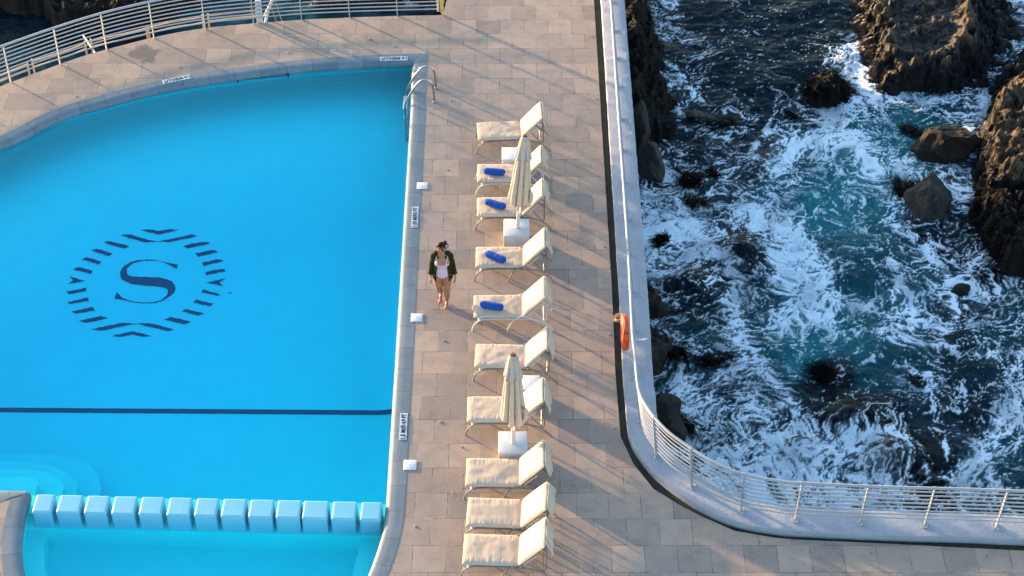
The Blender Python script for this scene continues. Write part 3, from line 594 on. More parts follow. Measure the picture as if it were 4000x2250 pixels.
# domes of water over sunken rocks
dome=np.zeros_like(X)
for a,b_,ra,rb,h in [(2150,1060,80,45,.35),(2255,1160,75,50,.45),(1860,640,60,40,.3),(1745,720,45,38,.3),(2010,1130,60,30,.2)]:
    dome+=h*np.exp(-(((QX-a)/ra)**2+((QY-b_)/rb)**2))
Z=SEA+swell+rip+.012*foam*(.4+web)+dome
Z=np.where((X<2.0)&(X>-1.5),SEA-.1,Z)
ny,nx=X.shape; idx=np.arange(ny*nx).reshape(ny,nx)
F=np.stack([idx[:-1,:-1],idx[:-1,1:],idx[1:,1:],idx[1:,:-1]],-1).reshape(-1,4)
me=bpy.data.meshes.new('sea'); me.vertices.add(ny*nx); me.vertices.foreach_set('co',np.stack([X,Y,Z],-1).ravel().astype(np.float32))
me.loops.add(F.size); me.loops.foreach_set('vertex_index',F.ravel().astype(np.int32)); me.polygons.add(len(F)); me.polygons.foreach_set('loop_start',np.arange(0,F.size,4,dtype=np.int32)); me.polygons.foreach_set('loop_total',np.full(len(F),4,dtype=np.int32))
me.update(); me.validate(); me.polygons.foreach_set('use_smooth',[True]*len(F))
for nm,arr in (('foam',foam),('teal',np.clip(.34+.66*teal,0,1))):
    a=me.attributes.new(nm,'FLOAT','POINT'); a.data.foreach_set('value',np.ascontiguousarray(arr,dtype=np.float32).ravel())
me.materials.append(M['sea']); so_=bpy.data.objects.new('sea',me); link(so_); tag(so_,'dark teal churning sea streaked with white foam',kind='structure')
# sea bed
b=MB(); b.sheet([[(-300,-100,-6),(300,-100,-6)],[(-300,400,-6),(300,400,-6)]]); tag(b.build('seabed',M['darkstone'],smooth=False),'dark sea bed',kind='structure')
# ================================================================ ROCKS
def sdf(poly,X,Y):
    best=np.full(X.shape,1e9); n=len(poly)
    for i in range(n):
        a=poly[i]; b=poly[(i+1)%n]; dx=b[0]-a[0]; dy=b[1]-a[1]; k=np.clip(((X-a[0])*dx+(Y-a[1])*dy)/(dx*dx+dy*dy+1e-12),0,1)
        best=np.minimum(best,np.hypot(X-a[0]-k*dx,Y-a[1]-k*dy))
    return np.where(inside(poly,X,Y),best,-best)
ROCKS={}
def terrain(name,base,top,zt,mat,label,seed,step=.05,amp=.25,rough=.10,ctr=None,cat_='rock',name_='rock',power=.7,zb=None,flat=0.):
    zb=SEA-.35 if zb is None else zb
    pb=[atq(a,b,SEA)[:2] for a,b in base]; pt=[atq(a,b,zt)[:2] for a,b in top]
    xs=[p[0] for p in pb+pt]; ys=[p[1] for p in pb+pt]
    X,Y=np.meshgrid(np.arange(min(xs)-.3,max(xs)+.3,step),np.arange(min(ys)-.3,max(ys)+.3,step))
    wx=X+.22*fbm(X*1.3,Y*1.3,seed,4); wy=Y+.22*fbm(X*1.3,Y*1.3,seed+1,4)
    sb=sdf(pb,wx,wy); st=sdf(pt,wx,wy)
    k=np.where(st>0,1,np.clip(sb,0,9)/(np.clip(sb,0,9)+np.clip(-st,0,9)+1e-6))
    k=np.clip(k**power+(.30*fbm(X*1.9,Y*1.9,seed+8,3))*np.clip(sb*3,0,1)*np.clip(1-st*3,0,1),0,1)
    terr=np.clip(np.floor(k*3.6+1.0*fbm(X*1.4,Y*1.4,seed+9,3))/3.6,0,1)*.55+k*.45     # ledges
    ridg=1-np.abs(fbm(X*1.1,Y*1.1,seed+3,4))*1.8
    h=zb+(zt-zb)*np.clip(terr,0,1)+amp*ridg*k*(1-flat*np.clip(st*3+.2,0,1))-amp*.7*k+rough*(1-.85*flat*np.clip(st*4+.3,0,1))*(1-2.2*np.abs(fbm(wx*2.6,wy*2.6,seed+5,5)))*np.clip(k*3,0,1)-rough*.5+.35*rough*fbm(X*9,Y*9,seed+6,3)
    ck=np.clip(k*2.5,0,1)*(1-.7*flat*np.clip(st*4+.2,0,1))*rough/.15
    h=h+ck*(.14*cell(wx*1.7,wy*1.7,seed+31)+.085*cell(wx*3.9,wy*3.9,seed+32)+.04*cell(X*8,Y*8,seed+33))
    keep=sb>-.12
    h=np.where(sb<0,zb-.2,h)
    cx,cy=float(X.mean()),float(Y.mean()); n=X.size; idx=np.arange(n).reshape(X.shape)
    kf=keep[:-1,:-1]&keep[1:,:-1]&keep[:-1,1:]&keep[1:,1:]
    F=np.stack([idx[:-1,:-1],idx[:-1,1:],idx[1:,1:],idx[1:,:-1]],-1)[kf]
    used=np.unique(F); rm=np.full(n,-1); rm[used]=np.arange(len(used)); V=np.stack([X.ravel()[used]-cx,Y.ravel()[used]-cy,h.ravel()[used]],-1)
    b=MB(); b.v=[tuple(a) for a in V.tolist()]; b.f=[tuple(a) for a in rm[F].tolist()]
    o=b.build(name_,M[mat],smooth=True,loc=(cx,cy,0),recalc=False,ang=0); tag(o,label,cat_)
    ROCKS[name]=(X,Y,h,sb,st,keep); return o
def boulder(base,dims,mat,label,seed,rz=0.,cuts=16,sub=5,name_='boulder',amp=.03,tilt=(0,0),group=None):
    rnd=random.Random(seed); bm=bmesh.new(); bmesh.ops.create_icosphere(bm,subdivisions=sub,radius=1)
    pl=[]
    for _ in range(cuts):
        d=Vector((rnd.gauss(0,1),rnd.gauss(0,1),rnd.gauss(0,.8))).normalized(); pl.append((d,rnd.uniform(.62,.92)))
    P=np.array([q.co[:] for q in bm.verts])
    for d,c in pl:
        s=P@np.array(d); ex=np.clip(s-c,0,None); P-=np.outer(ex,np.array(d))
    nz=fbm(P[:,0]*2.2+P[:,2]*1.7+seed,P[:,1]*2.2-P[:,2]*1.3,seed,5)
    nrm=P/np.linalg.norm(P,axis=1)[:,None]; P=P+nrm*(nz*amp*3.4)[:,None]
    P=P*(1+.035*cell(P[:,0]*2.6+P[:,2]*2,P[:,1]*2.6-P[:,2]*1.5,seed))[:,None]
    for q,p in zip(bm.verts,P): q.co=Vector((p[0]*dims[0],p[1]*dims[1],p[2]*dims[2]))
    bm.transform(Euler((tilt[0],tilt[1],rz)).to_matrix().to_4x4())
    me=bpy.data.meshes.new(name_); bm.to_mesh(me); bm.free(); me.materials.append(M[mat]); me.polygons.foreach_set('use_smooth',[True]*len(me.polygons)); me.set_sharp_from_angle(angle=R(28))
    o=bpy.data.objects.new(name_,me); link(o); o.location=base; return tag(o,label,'rock',group)
massif=terrain('A',[(2150,-70),(2142,60),(2168,150),(2205,246),(2300,254),(2400,246),(2485,240),(2545,170),(2590,90),(2640,-80),(2400,-160),(2250,-140)],[(2236,10),(2243,90),(2262,135),(2300,140),(2345,128),(2390,105),(2432,60),(2425,-10),(2380,-80),(2270,-80)],-2.6,'rock','large flat topped golden rock with weedy black foot at the top right',201,.03,.24,.11,flat=.75,power=.8)
rightm=terrain('B',[(2500,150),(2486,240),(2452,330),(2446,420),(2440,480),(2462,530),(2520,575),(2580,590),(2750,600),(2750,60),(2580,110)],[(2580,170),(2545,230),(2528,290),(2515,335),(2540,375),(2600,390),(2700,390),(2700,150)],-2.35,'rock','tall sunlit craggy rock cut off by the right edge, above black weed',231,.03,.32,.12)
weedsl=terrain('C',[(1560,-80),(1640,-70),(1636,40),(1665,90),(1690,160),(1682,215),(1712,285),(1706,340),(1668,372),(1625,350),(1560,330)],[(1560,-60),(1590,-60),(1600,60),(1612,160),(1622,260),(1600,320),(1560,320)],-2.3,'weedrock','black weed covered slope at the foot of the white wall, upper part',261,.05,.35,.14)
mound=terrain('D',[(2005,225),(2030,185),(2075,172),(2120,185),(2146,225),(2140,255),(2105,278),(2055,272),(2015,255)],[(2040,215),(2075,190),(2110,200),(2115,225),(2080,235)],-2.95,'weedrock','round black weed mound alone in the dark water',281,.04,.2,.08)
terrain('E',[(1600,800),(1660,815),(1700,850),(1712,880),(1690,900),(1668,935),(1600,960)],[(1600,800),(1640,815),(1660,845),(1640,880),(1600,900)],-2.8,'darkstone','dark brown rock slope against the sea wall below the orange ring',291,.04,.3,.12,name_='rock')
terrain('F',[(1600,680),(1650,690),(1690,740),(1700,790),(1660,800),(1600,800)],[(1600,700),(1635,705),(1650,740),(1600,770)],-3.0,'darkstone','low wet rock against the wall beside swirling foam',297,.04,.25,.12)
terrain('G',[(2440,470),(2420,540),(2450,600),(2480,640),(2520,690),(2576,700),(2650,700),(2650,440),(2500,430)],[(2520,480),(2500,560),(2560,640),(2640,640),(2640,470)],-2.75,'weedrock','black weed covered shelf below the tall rock at the right edge',305,.05,.3,.16)
terrain('H',[(-400,40),(-200,40),(0,15),(60,45),(110,40),(150,85),(230,75),(330,60),(430,55),(470,35),(520,30),(560,-90),(-400,-220)],[(-300,-60),(0,-30),(120,20),(200,35),(300,20),(420,0),(450,-90)],-2.9,'reef','dark brown shore rock beyond the curved railing, top left',311,.07,.3,.15)
terrain('I',[(740,36),(800,18),(870,10),(960,14),(1030,12),(1100,22),(1130,60),(1160,-70),(800,-80)],[(800,0),(900,-10),(1000,0),(1100,0),(1120,-60),(820,-60)],-3.25,'reef','low weedy reef rock seen under the end of the curved railing',321,.05,.2,.12)
# boulders
boulder(atq(2376,372,SEA+.10),(.98,.62,.72),'brownboulder','brown pointed boulder sunlit on top, wet black below, in the foam',7,.15,22,6,tilt=(.1,.0))
boulder(atq(2338,512,SEA-.05),(.68,1.15,.55),'boulder','long pale grey slanting slab of rock ringed by foam',11,-.35,20,6,tilt=(.05,.25))
boulder(atq(1612,325,SEA+.5),(.30,.55,.75),'darkstone','grey boulder wedged against the wall, higher of two',15,.0,12,4)
boulder(atq(1636,412,SEA+.25),(.33,.50,.62),'boulder','grey boulder with a flat facet below the higher one by the wall',19,.3,12,5)
boulder(atq(1672,1035,SEA+.45),(.40,.42,.40),'darkstone','brown boulder at the wall behind the start of the curved railing',23,.2,11,4)
boulder(atq(1690,1085,SEA+.15),(.36,.34,.36),'darkstone','smaller brown boulder under the railing, below its neighbour',27,.8,11,4)
boulder(atq(2418,740,SEA-.12),(.28,.24,.25),'weedrock','small round black rock ringed by foam at the right',33,.3,10,4)
# ---------------------------------------------------------------- kelp
def weed(roots,n,length,rad,mat,label,seed,spread=1.,up=.35,droop=0.,group=None,name='seaweed',kind='stuff'):
    "roots: function rnd->(point, outward dir)"
    rnd=random.Random(seed); b=MB()
    for _ in range(n):
        p,d=roots(rnd); d=Vector(d); d.normalize(); L=length*rnd.uniform(.5,1.3); k=6; pts=[Vector(p)]; side=Vector((-d.y,d.x,0))*rnd.uniform(-.7,.7)*spread; z=up*rnd.uniform(.3,1.4)
        for i in range(1,k+1):
            t=i/k; v=(d+side*t*1.3+Vector((0,0,z*(1-2.4*t)-droop))).normalized(); pts.append(pts[-1]+v*L/k)
        for q in pts: q.z=max(q.z,SEA+.01)
        b.tube(pts,[rad*.8*(1-.75*i/k) for i in range(k+1)],3,caps=False)
    o=b.build(name,M[mat],smooth=True,recalc=False,ang=0); return tag(o,label,'seaweed',group,kind=kind)
def from_terrain(key,cond):
    X,Y,h,sb,st,keep=ROCKS[key]; gy,gx=np.gradient(h); m=cond(X,Y,h,sb,st)&keep; ii=np.argwhere(m)
    def f(rnd):
        a,b=ii[rnd.randrange(len(ii))]; d=Vector((-gx[a,b],-gy[a,b],0))
        if d.length<1e-4: d=Vector((rnd.gauss(0,1),rnd.gauss(0,1),0))
        d.normalize(); d=d+Vector((rnd.gauss(0,.35),rnd.gauss(0,.35),-.25)); return (X[a,b],Y[a,b],h[a,b]+.01),d
    return f
weed(from_terrain('A',lambda X,Y,h,sb,st:(st<-.02)&(h>SEA-.1)&(h<-2.75)&(X<9.4)),3400,.24,.010,'kelp','glistening kelp on the left flank of the big rock, sunlight painted in as amber',1,droop=.7,up=.2)  # amber tone stands for sunlight on this flank
weed(from_terrain('A',lambda X,Y,h,sb,st:(st<.05)&(h>SEA-.1)&(h<-2.7)&(X>=9.0)),3200,.28,.012,'dkelp','kelp matted over the right flank of the big rock, shade painted in as black',2,droop=.7,up=.2)  # same weed as the left flank, shade put into the near-black colour
weed(from_terrain('B',lambda X,Y,h,sb,st:(h>SEA-.05)&(h<-2.5)),2200,.30,.012,'dkelp','black kelp on the foot of the tall rock at the right',3,droop=.6,up=.2)
weed(from_terrain('G',lambda X,Y,h,sb,st:(h>SEA-.15)),2200,.42,.012,'dkelp','long black kelp strands spread over the shelf at the right edge',4,droop=.4)
weed(from_terrain('C',lambda X,Y,h,sb,st:(h>SEA-.1)),2600,.24,.010,'dkelp','dark kelp coating the slope under the white wall',5,droop=.6,up=.2)
weed(from_terrain('D',lambda X,Y,h,sb,st:(h>SEA-.1)),1800,.30,.009,'dkelp','dark kelp combed over the round mound',6,droop=.6,up=.2)
weed(from_terrain('I',lambda X,Y,h,sb,st:(h>SEA-.2)),900,.25,.012,'kelp','olive weed on the reef under the curved railing',8)
def tuft(qx,qy,r,sd):
    c=atq(qx,qy,SEA+.02); r0=random.Random(sd); fl=r0.uniform(0,6.28); ax=r0.uniform(0,3.14); F_=Vector((math.cos(fl),math.sin(fl),0)); A=Vector((math.cos(ax),math.sin(ax),0)); B_=Vector((-A.y,A.x,0))
    lob=[(A*r0.uniform(-1,1)+B_*r0.uniform(-.5,.5),r0.uniform(.3,.6)) for _ in range(4)]
    def f(rnd):
        o,s=lob[rnd.randrange(4)]; a=rnd.uniform(0,2*math.pi); q=math.sqrt(rnd.random())*s; d=Vector((math.cos(a),math.sin(a),0)); return c+(o+d*q)*r*1.15+Vector((0,0,.07*(1-q/s))),d*.7+F_*1.0+Vector((rnd.gauss(0,.4),rnd.gauss(0,.4),0))
    return f
for i,(qx,qy,r,n,L,lb) in enumerate([(1730,450,.34,420,.32,'dense spiky black kelp clump in foam by the wall, upper of two'),(1735,512,.20,220,.32,'smaller spiky black kelp clump just below the dense one'),(1790,312,.30,260,.28,'dark kelp patch in black water between wall and mound'),(1745,300,.22,160,.26,'thin dark kelp patch beside the weedy slope'),(2290,480,.36,420,.40,'black kelp clump left of the pale slanting slab'),(1720,1060,.20,240,.42,'spidery black kelp by the boulder behind the curved railing'),(1700,885,.26,240,.34,'black kelp clump at the wall below the brown slope'),(1815,905,.26,220,.36,'dark kelp drifting in foam off the wall'),(2290,335,.24,200,.34,'wiry kelp on the left of the pointed boulder'),(1680,605,.28,220,.25,'low black kelp patch in foam along the wall'),(2000,300,.20,110,.25,'small dark kelp patch under the round mound'),(1800,445,.18,120,.25,'little dark kelp patch right of the spiky clump'),(2080,950,.35,240,.34,'sunken black kelp in the teal water'),(2110,1050,.45,380,.34,'black kelp over the sunken rock near the bottom railing'),(2300,960,.15,60,.25,'tiny black kelp tuft in dark water at the lower right')]):
    weed(tuft(qx,qy,r,i),n,L,.009,'dkelp',lb,50+i,up=.16,kind=None,name='kelp_clump')
# ================================================================ RAILINGS
def fence(name,path,posts,h,lean,label,zb,nr=9,low=.17,outdir=1,top_r=.027,rail_r=.0135,stay=False,mat='rail',postmat='rail',foot=True):
    "path: dense base line; posts: list of arc lengths; lean: horizontal shift of the top towards the right-hand side"
    c=path[len(path)//2]; root=empty(name,(c.x,c.y,zb),label,'railing')
    L=[0.]
    for a,b_ in zip(path[:-1],path[1:]): L.append(L[-1]+(b_-a).length)
    tp=offset(path,lean)
    def pt(i,f): p=path[i].lerp(tp[i],f); return Vector((p.x-c.x,p.y-c.y,h*f))
    for k in range(nr):
        f=1 if k==nr-1 else low+(1-low)*k/(nr-1)
        b=MB(); b.tube([pt(i,f) for i in range(len(path))],top_r if k==nr-1 else rail_r,8); b.build('top_rail' if k==nr-1 else 'rail',M[mat],root)
    for s in posts:
        i=min(range(len(L)),key=lambda j:abs(L[j]-s)); b=MB(); p0,p1=pt(i,0),pt(i,1.02)
        t=(path[min(i+1,len(path)-1)]-path[max(i-1,0)]).normalized(); nrm=Vector((t.y,-t.x,0))
        rings=[]
        for p,wd in ((p0,.034),(p0.lerp(p1,.5),.034),(p0.lerp(p1,.95),.030),(p1,.020)):
            rings.append([p+nrm*(a*wd)+t*(q*.009) for a,q in((-1,-1),(1,-1),(1,1),(-1,1))])
        b.loft(rings); po=b.build('post',M[postmat],root,smooth=False)
        b=MB(); q0=pt(max(i-1,0),1); q1=pt(min(i+1,len(path)-1),1); b.tube([q0.lerp(q1,.38),q0.lerp(q1,.62)],top_r*1.22,10); b.build('collar',M[mat],root)
        if foot:
            b=MB(); b.box((p0.x,p0.y,.006),(.11,.15,.014),math.atan2(t.y,t.x)); b.build('foot_plate',M['plaster'],po,smooth=False)
            for s_ in (-1,1):
                b=MB(); b.box((p0.x+nrm.x*.055*s_+t.x*.03,p0.y+nrm.y*.055*s_+t.y*.03,.025),(.022,.022,.03),math.atan2(t.y,t.x)); b.build('bolt',M['wmetal'],po,smooth=False)
    return root
# seaward fence on the white wall
mid=offset(wi,-.25)
for p in mid: p.z=.105
LM=[0.]
for a,b_ in zip(mid[:-1],mid[1:]): LM.append(LM[-1]+(b_-a).length)
def arc_at(px,py):
    q=at(px,py,.105); return LM[min(range(len(mid)),key=lambda j:(mid[j]-q).length)]
ps=[(2387,5),(2394,116),(2400,227),(2409,341),(2419,461),(2427,586),(2437,716),(2447,850),(2457,990),(2468,1135),(2482,1290),(2497,1458),(2482+28,1640),(2547,1793),(2694,1914),(2893,2002),(3109,2041),(3357,2045),(3606,2058),(3883,2070),(4150,2085),(4430,2098),(4720,2110),(5020,2122),(5330,2134),(5650,2146)]
fence('sea_railing',mid,[arc_at(*p) for p in ps],1.06,.12,'long grey railing of nine bars on the white sea wall, curving to the lower right',.105)
# curved fence at the top left
tl=P2([(-520,608),(-300,490),(-150,408),(-20,345),(46.6,319),(233,252),(418.5,193),(607.5,147),(799,112.6),(990,92),(1179.5,76),(1370,67),(1558,61),(1640,59),(1712,57)]); 
tlp=resample(cat(tl,10),.08); LT=[0.]
for a,b_ in zip(tlp[:-1],tlp[1:]): LT.append(LT[-1]+(b_-a).length)
def arc2(px,py):
    q=at(px,py,0); return LT[min(range(len(tlp)),key=lambda j:(tlp[j]-q).length)]
fence('curved_railing',tlp,[arc2(*p) for p in [(-330,510),(-143,405),(46.6,319),(233,252),(418.5,193),(607.5,147),(799,112.6),(990,92),(1179.5,76),(1370,67),(1558,61)]],1.0,.04,'curved pale grey railing of nine bars along the upper left deck edge',0,foot=False,low=.16,postmat='creampost')
# low outer fence in panels
panels=[[(-200,418),(-60,352),(70,296),(134,270)],[(146,262),(240,232),(300,212),(360,188)],[(368,184),(450,165),(520,150),(588,133)],[(594,131),(690,108),(760,98),(806,88)],[(818,86),(880,78),(940,71),(1003,66)]]
ptl=['leftmost','second from left','middle','fourth from left','rightmost']
for i,pl in enumerate(panels):
    base=resample(cat(P2(pl,0)),.1); base=offset(base,-.36); c=base[0]; root=empty('low_barrier',(c.x,c.y,0),f'low cream two-bar barrier outside the curved railing, {ptl[i]} panel','barrier','low barrier panels outside the railing')
    for zz,nm in ((-.06,'upper_bar'),(-.215,'lower_bar')):
        b=MB(); b.tube([Vector((p.x-c.x,p.y-c.y,zz)) for p in base],.017,6); b.build(nm,M['peach'],root)
    for p in (base[0],base[-1]):
        b=MB(); b.tube([(p.x-c.x,p.y-c.y,-.75),(p.x-c.x,p.y-c.y,.0)],.026,6); b.build('post',M['peach'],root)
# white davit post with ropes beyond the railing
p=at(1010,92,0)+Vector((.03,.07,0)); root=empty('davit_post',p,'white steel post with slanting arm and two hanging ropes outside the railing','post')
b=MB(); b.box((0,0,.15),(.13,.09,.9)); b.build('column',M['white'],root,smooth=False)
b=MB(); b.tube([(.06,.05,-.25),(.20,.18,.25),(.42,.45,.62)],.035,6); b.build('arm',M['white'],root)
b=MB(); b.tube([(.10,.05,.12),(.26,.25,.38)],.022,6); b.build('brace',M['white'],root)
for dx in (0,.14):
    b=MB(); b.tube([(.22+dx,.22,.40),(.34+dx,.20,-.1),(.44+dx,.14,-.6)],.009,5); b.build('rope',M['rope'],root)
# slanted mooring pole seen left of it
a=at(325,138,-1.4); c2_=at(372,208,-.2); root=MB(); root.tube([a,c2_],.022,6); tag(root.build('slanted_pole',M['peach']),'thin pale slanted pole behind the curved railing at the upper left','pole')
# end post plate where the curved railing stops
p=at(1729,60,0); root=empty('end_plate',p,'yellow flat steel end post of the curved railing at the deck corner','post')
b=MB(); rr=[]
for z,w0,w1 in ((0,-.012,.012),(.12,-.05,.03),(.5,-.07,.055),(1.05,-.08,.06)):
    rr.append([Vector((x,y,z)) for x,y in((w0,-.02),(w1,-.02),(w1,.02),(w0,.02))])
b.loft(rr); b.build('plate',M['yellow'],root,smooth=False)
b=MB(); b.box((.035,-.024,.30),(.014,.012,.07)); b.box((-.005,-.024,.16),(.05,.010,.008)); b.build('slot',M['dark'],root,smooth=False)
b=MB(); b.tube([(-.10,-.005,.12),(-.11,0,1.0)],.026,6); b.build('stanchion',M['white'],root)
# white concrete lump under the railing end
# ================================================================ POOL FITTINGS
def ladder():
    A=at(1703,346,0); B=at(1697,399,0); c=(A+B)/2; root=empty('pool_ladder',(c.x,c.y,0),'stainless pool ladder with two arched handrails at the upper right corner of the pool','ladder')
    prof=[(0,0),(-.005,.22),(-.025,.44),(-.07,.545),(-.15,.60),(-.24,.595),(-.33,.53),(-.45,.36),(-.58,.12),(-.635,-.02),(-.655,-.12),(-.66,-.3),(-.655,-1.25)]
    pts=[Vector((x,0,z)) for x,z in prof]; sm=cat(pts,5)
    for q,nm in ((A,'far'),(B,'near')):
        d=q-c; b=MB(); b.tube([p+Vector((d.x,d.y,0)) for p in sm],.022,10); h=b.build('handrail',M['steel'],root)
        b=MB(); b.lathe([(.0,.0),(.045,0),(.045,.012),(.028,.022),(.0,.022)],14,(d.x,d.y,.002)); b.build('base_ring',M['steel'],h)
    y0,y1=(B-c).y,(A-c).y
    for k,z in enumerate((-.20,-.48,-.76,-1.04)):
        b=MB(); b.box((-.665,(y0+y1)/2,z),(.10,y1-y0-.03,.03),0,.008); b.build('tread',M['step'],root)
ladder()
# black bar with two brackets at the water line
a=at(929,313,-.13); c=at(1126,294,-.13); root=empty('wall_bar',(a+c)/2,'thin bar with black end brackets at the water line of the far pool wall','bar'); o=root.location
nrm=Vector((.06,-1,0)).normalized()*.012
b=MB(); b.tube([a-o+nrm,c-o+nrm],.007,6); b.build('rod',M['black'],root)
for q in (a,c):
    b=MB(); b.box(q-o+nrm*.5,(.035,.05,.09),0,.006); b.build('bracket',M['black'],root)
# depth markers
def text_mesh(body,size,bold=.004):
    cu=bpy.data.curves.new('lettering','FONT'); cu.body=body; cu.size=size; cu.offset=bold; cu.extrude=.0015; cu.resolution_u=3
    o=bpy.data.objects.new('tmp',cu); SC.collection.objects.link(o); dg=bpy.context.evaluated_depsgraph_get(); me=bpy.data.meshes.new_from_object(o.evaluated_get(dg)); bpy.data.objects.remove(o); bpy.data.curves.remove(cu); return me
def marker(p0,p1,width,left,right,label,fl):
    "p0: middle of the start edge (where reading begins), p1: middle of the end edge"
    d=(p1-p0); L=d.length; ang=math.atan2(d.y,d.x); root=empty('depth_marker',(p0.x,p0.y,.012),label,'sign','pool depth markers',ang)
    b=MB(); b.box((L/2,0,-.002),(L,width,.006)); b.build('plate',M['sign'],root,smooth=False)
    hgt=width*.66; L1,L2=fl; sy=L*L1[0],L*L1[1]
    def put(body,x0,x1):
        me=text_mesh(body,hgt*1.4,.0045); xs=[v.co.x for v in me.vertices]; ys=[v.co.y for v in me.vertices]; k=(x1-x0)/(max(xs)-min(xs)); ky=hgt/(max(ys)-min(ys))
        mx,my=min(xs),min(ys)
        for v in me.vertices: v.co=Vector((x0+(v.co.x-mx)*k,-hgt/2+(v.co.y-my)*ky,v.co.z+.003))
        me.materials.clear(); me.materials.append(M['ink']); o=bpy.data.objects.new('lettering',me); link(o,root)
    put(left,L*L1[0],L*L1[1]); put(right,L*L2[0],L*L2[1])
    cx=L*(L1[1]+L2[0])/2; r=min(hgt*.52,L*(L2[0]-L1[1])*.46); b=MB(); 
    b.tube([(cx+r*math.cos(a*math.pi/10),r*math.sin(a*math.pi/10),.002) for a in range(20)],.006,4,closed=True)
    for s in (-1,1): b.box((cx,0,.002),(r*1.7,.010,.004),s*.8)
    b.box((cx-.004,.004,.0025),(r*.9,.018,.004),.5); b.build('no_diving_symbol',M['ink'],root,smooth=False)
marker(at(744,300),at(636,322),.145,'1.6 M','5.2 FT','upside down white marker reading 1.6 M 5.2 FT, farther from the ladder',((.03,.40),(.60,.97)))
marker(at(1593,229.5),at(1484.5,231),.15,'1.6 M','5.2 FT','upside down white marker reading 1.6 M 5.2 FT, nearest the ladder',((.03,.40),(.60,.97)))
marker(at(1618.5,890),at(1623,809),.135,'1.53 M','5 FT','white marker reading 1.53 M 5 FT on the right rim of the pool',((.04,.47),(.66,.96)))
marker(at(1573,1719),at(1578,1615.5),.135,'1.5 M','4.9 FT','white marker reading 1.5 M 4.9 FT on the right pool rim',((.03,.38),(.58,.97)))
# square white lids and round studs
for (x0,y0,x1,y1),lb in (((1628,711,1670,737),'upper'),((1605,1223,1650,1255),'middle'),((1576,1795,1627,1834),'lower')):
    a=at(x0,(y0+y1)/2,.02); c=at(x1,(y0+y1)/2,.02); t=at((x0+x1)/2,y0,.02); bb=at((x0+x1)/2,y1,.02); ce=(a+c)/2; root=empty('skimmer_lid',(ce.x,(t.y+bb.y)/2,.006),f'square white skimmer lid on the rim of the pool, {lb} of three','lid','white skimmer lids')
    b=MB(); b.box((0,0,.003),(c.x-a.x,t.y-bb.y,.006),.0,.002); b.build('cover',M['plate'],root); b=MB(); b.lathe([(0,.0062),(.012,.0062),(.012,.0085),(0,.0085)],10); b.build('screw',M['steel'],root,smooth=False)
studs=[((298,376),'between the first two marker lines at the far left'),((702,263),'above the left depth marker'),((1763,393),'right of the ladder'),((2312,144),'near the channel at the top'),((2329,387),'beside the channel right of the first lounger'),((1735,1332),'below the walking person'),((2362,965),'beside the channel right of the umbrella block'),((2384,1307),'beside the channel left of the orange ring'),((1624,2057),'near the pool rim at the lower middle'),((2399,1675),'at the bend of the channel'),((2967,2117),'below the curved white wall'),((3404,2160),'on the lower right slabs, left of two'),((3853,2170),'on the lower right slabs, right of two'),((1722,1649),'left of the seventh lounger'),((1543,181),'above the pool corner marker')]
for (x,y),lb in studs:
    b=MB(); b.lathe([(0,.002),(.030,.002),(.030,.007),(.024,.010),(.014,.010),(.014,.005),(0,.005)],18); root=b.build('deck_stud',M['stud'],loc=at(x,y)); tag(root,'small round grey floor stud, '+lb,'floor stud','round floor studs'); b=MB(); b.lathe([(0,.005),(.010,.005),(.010,.009),(0,.009)],10); b.build('core',M['dark'],root,smooth=False)
# small litter and droppings: irregular flakes, each a real chip
rnd=random.Random(5)
chips=[(1446,156,.05,'leaf','dry brown leaf','on the slabs above the pool corner'),(1122,205,.04,'stone','tiny white stone with a dark feather','above the pool rim'),(1751,665,.03,'dark','dark round spot','on the slabs left of the second lounger'),(1806,1748,.035,'leaf','pale brown pebble','left of the lower umbrella block'),(2240,1077,.03,'stone','pinkish white crumb','right of the fourth lounger'),(1308,196,.05,'drop','white bird dropping','over the middle of the pool edge')]
for x,y,r,m,lb,wh in chips:
    b=MB(); n=9; pts=[]
    ring=[(r*rnd.uniform(.5,1)*math.cos(2*math.pi*k/n),r*rnd.uniform(.3,.6)*math.sin(2*math.pi*k/n)) for k in range(n)]
    b.loft([[Vector((a,c,.001)) for a,c in ring],[Vector((a*.8,c*.8,r*.35)) for a,c in ring],[Vector((a*.3,c*.3,r*.5)) for a,c in ring]]); tag(b.build('leaf' if m=='leaf' else 'pebble',M[m],loc=at(x,y)),lb+' '+wh,'debris')
b=MB(); rnd=random.Random(9)
for _ in range(130):
    while True:
        x,y=rnd.uniform(0,2400),rnd.uniform(60,2250)
        if (y<250 and 300<x) or x>1700 or (x<700 and y<420 and y>330-x*.35): break
    if x>2330 and y<1500: continue
    p=at(x,y); 
    if inside([q[:2] for q in hole],np.array([p.x]),np.array([p.y]))[0] or not inside([q[:2] for q in deck],np.array([p.x]),np.array([p.y]))[0]: continue
    r=rnd.choice((.006,.008,.010,.013,.022)) ; n=6; a0=rnd.random()*6; st_=rnd.uniform(.4,1)
    ring=[(r*rnd.uniform(.6,1)*math.cos(a0+2*math.pi*k/n),st_*r*rnd.uniform(.6,1)*math.sin(a0+2*math.pi*k/n)) for k in range(n)]
    b.loft([[Vector((p.x+a,p.y+c,.002)) for a,c in ring],[Vector((p.x+a*.7,p.y+c*.7,.004+r*.15)) for a,c in ring]])
tag(b.build('droppings',M['drop'],smooth=False),'scattered tiny white specks on the deck','specks',kind='stuff')
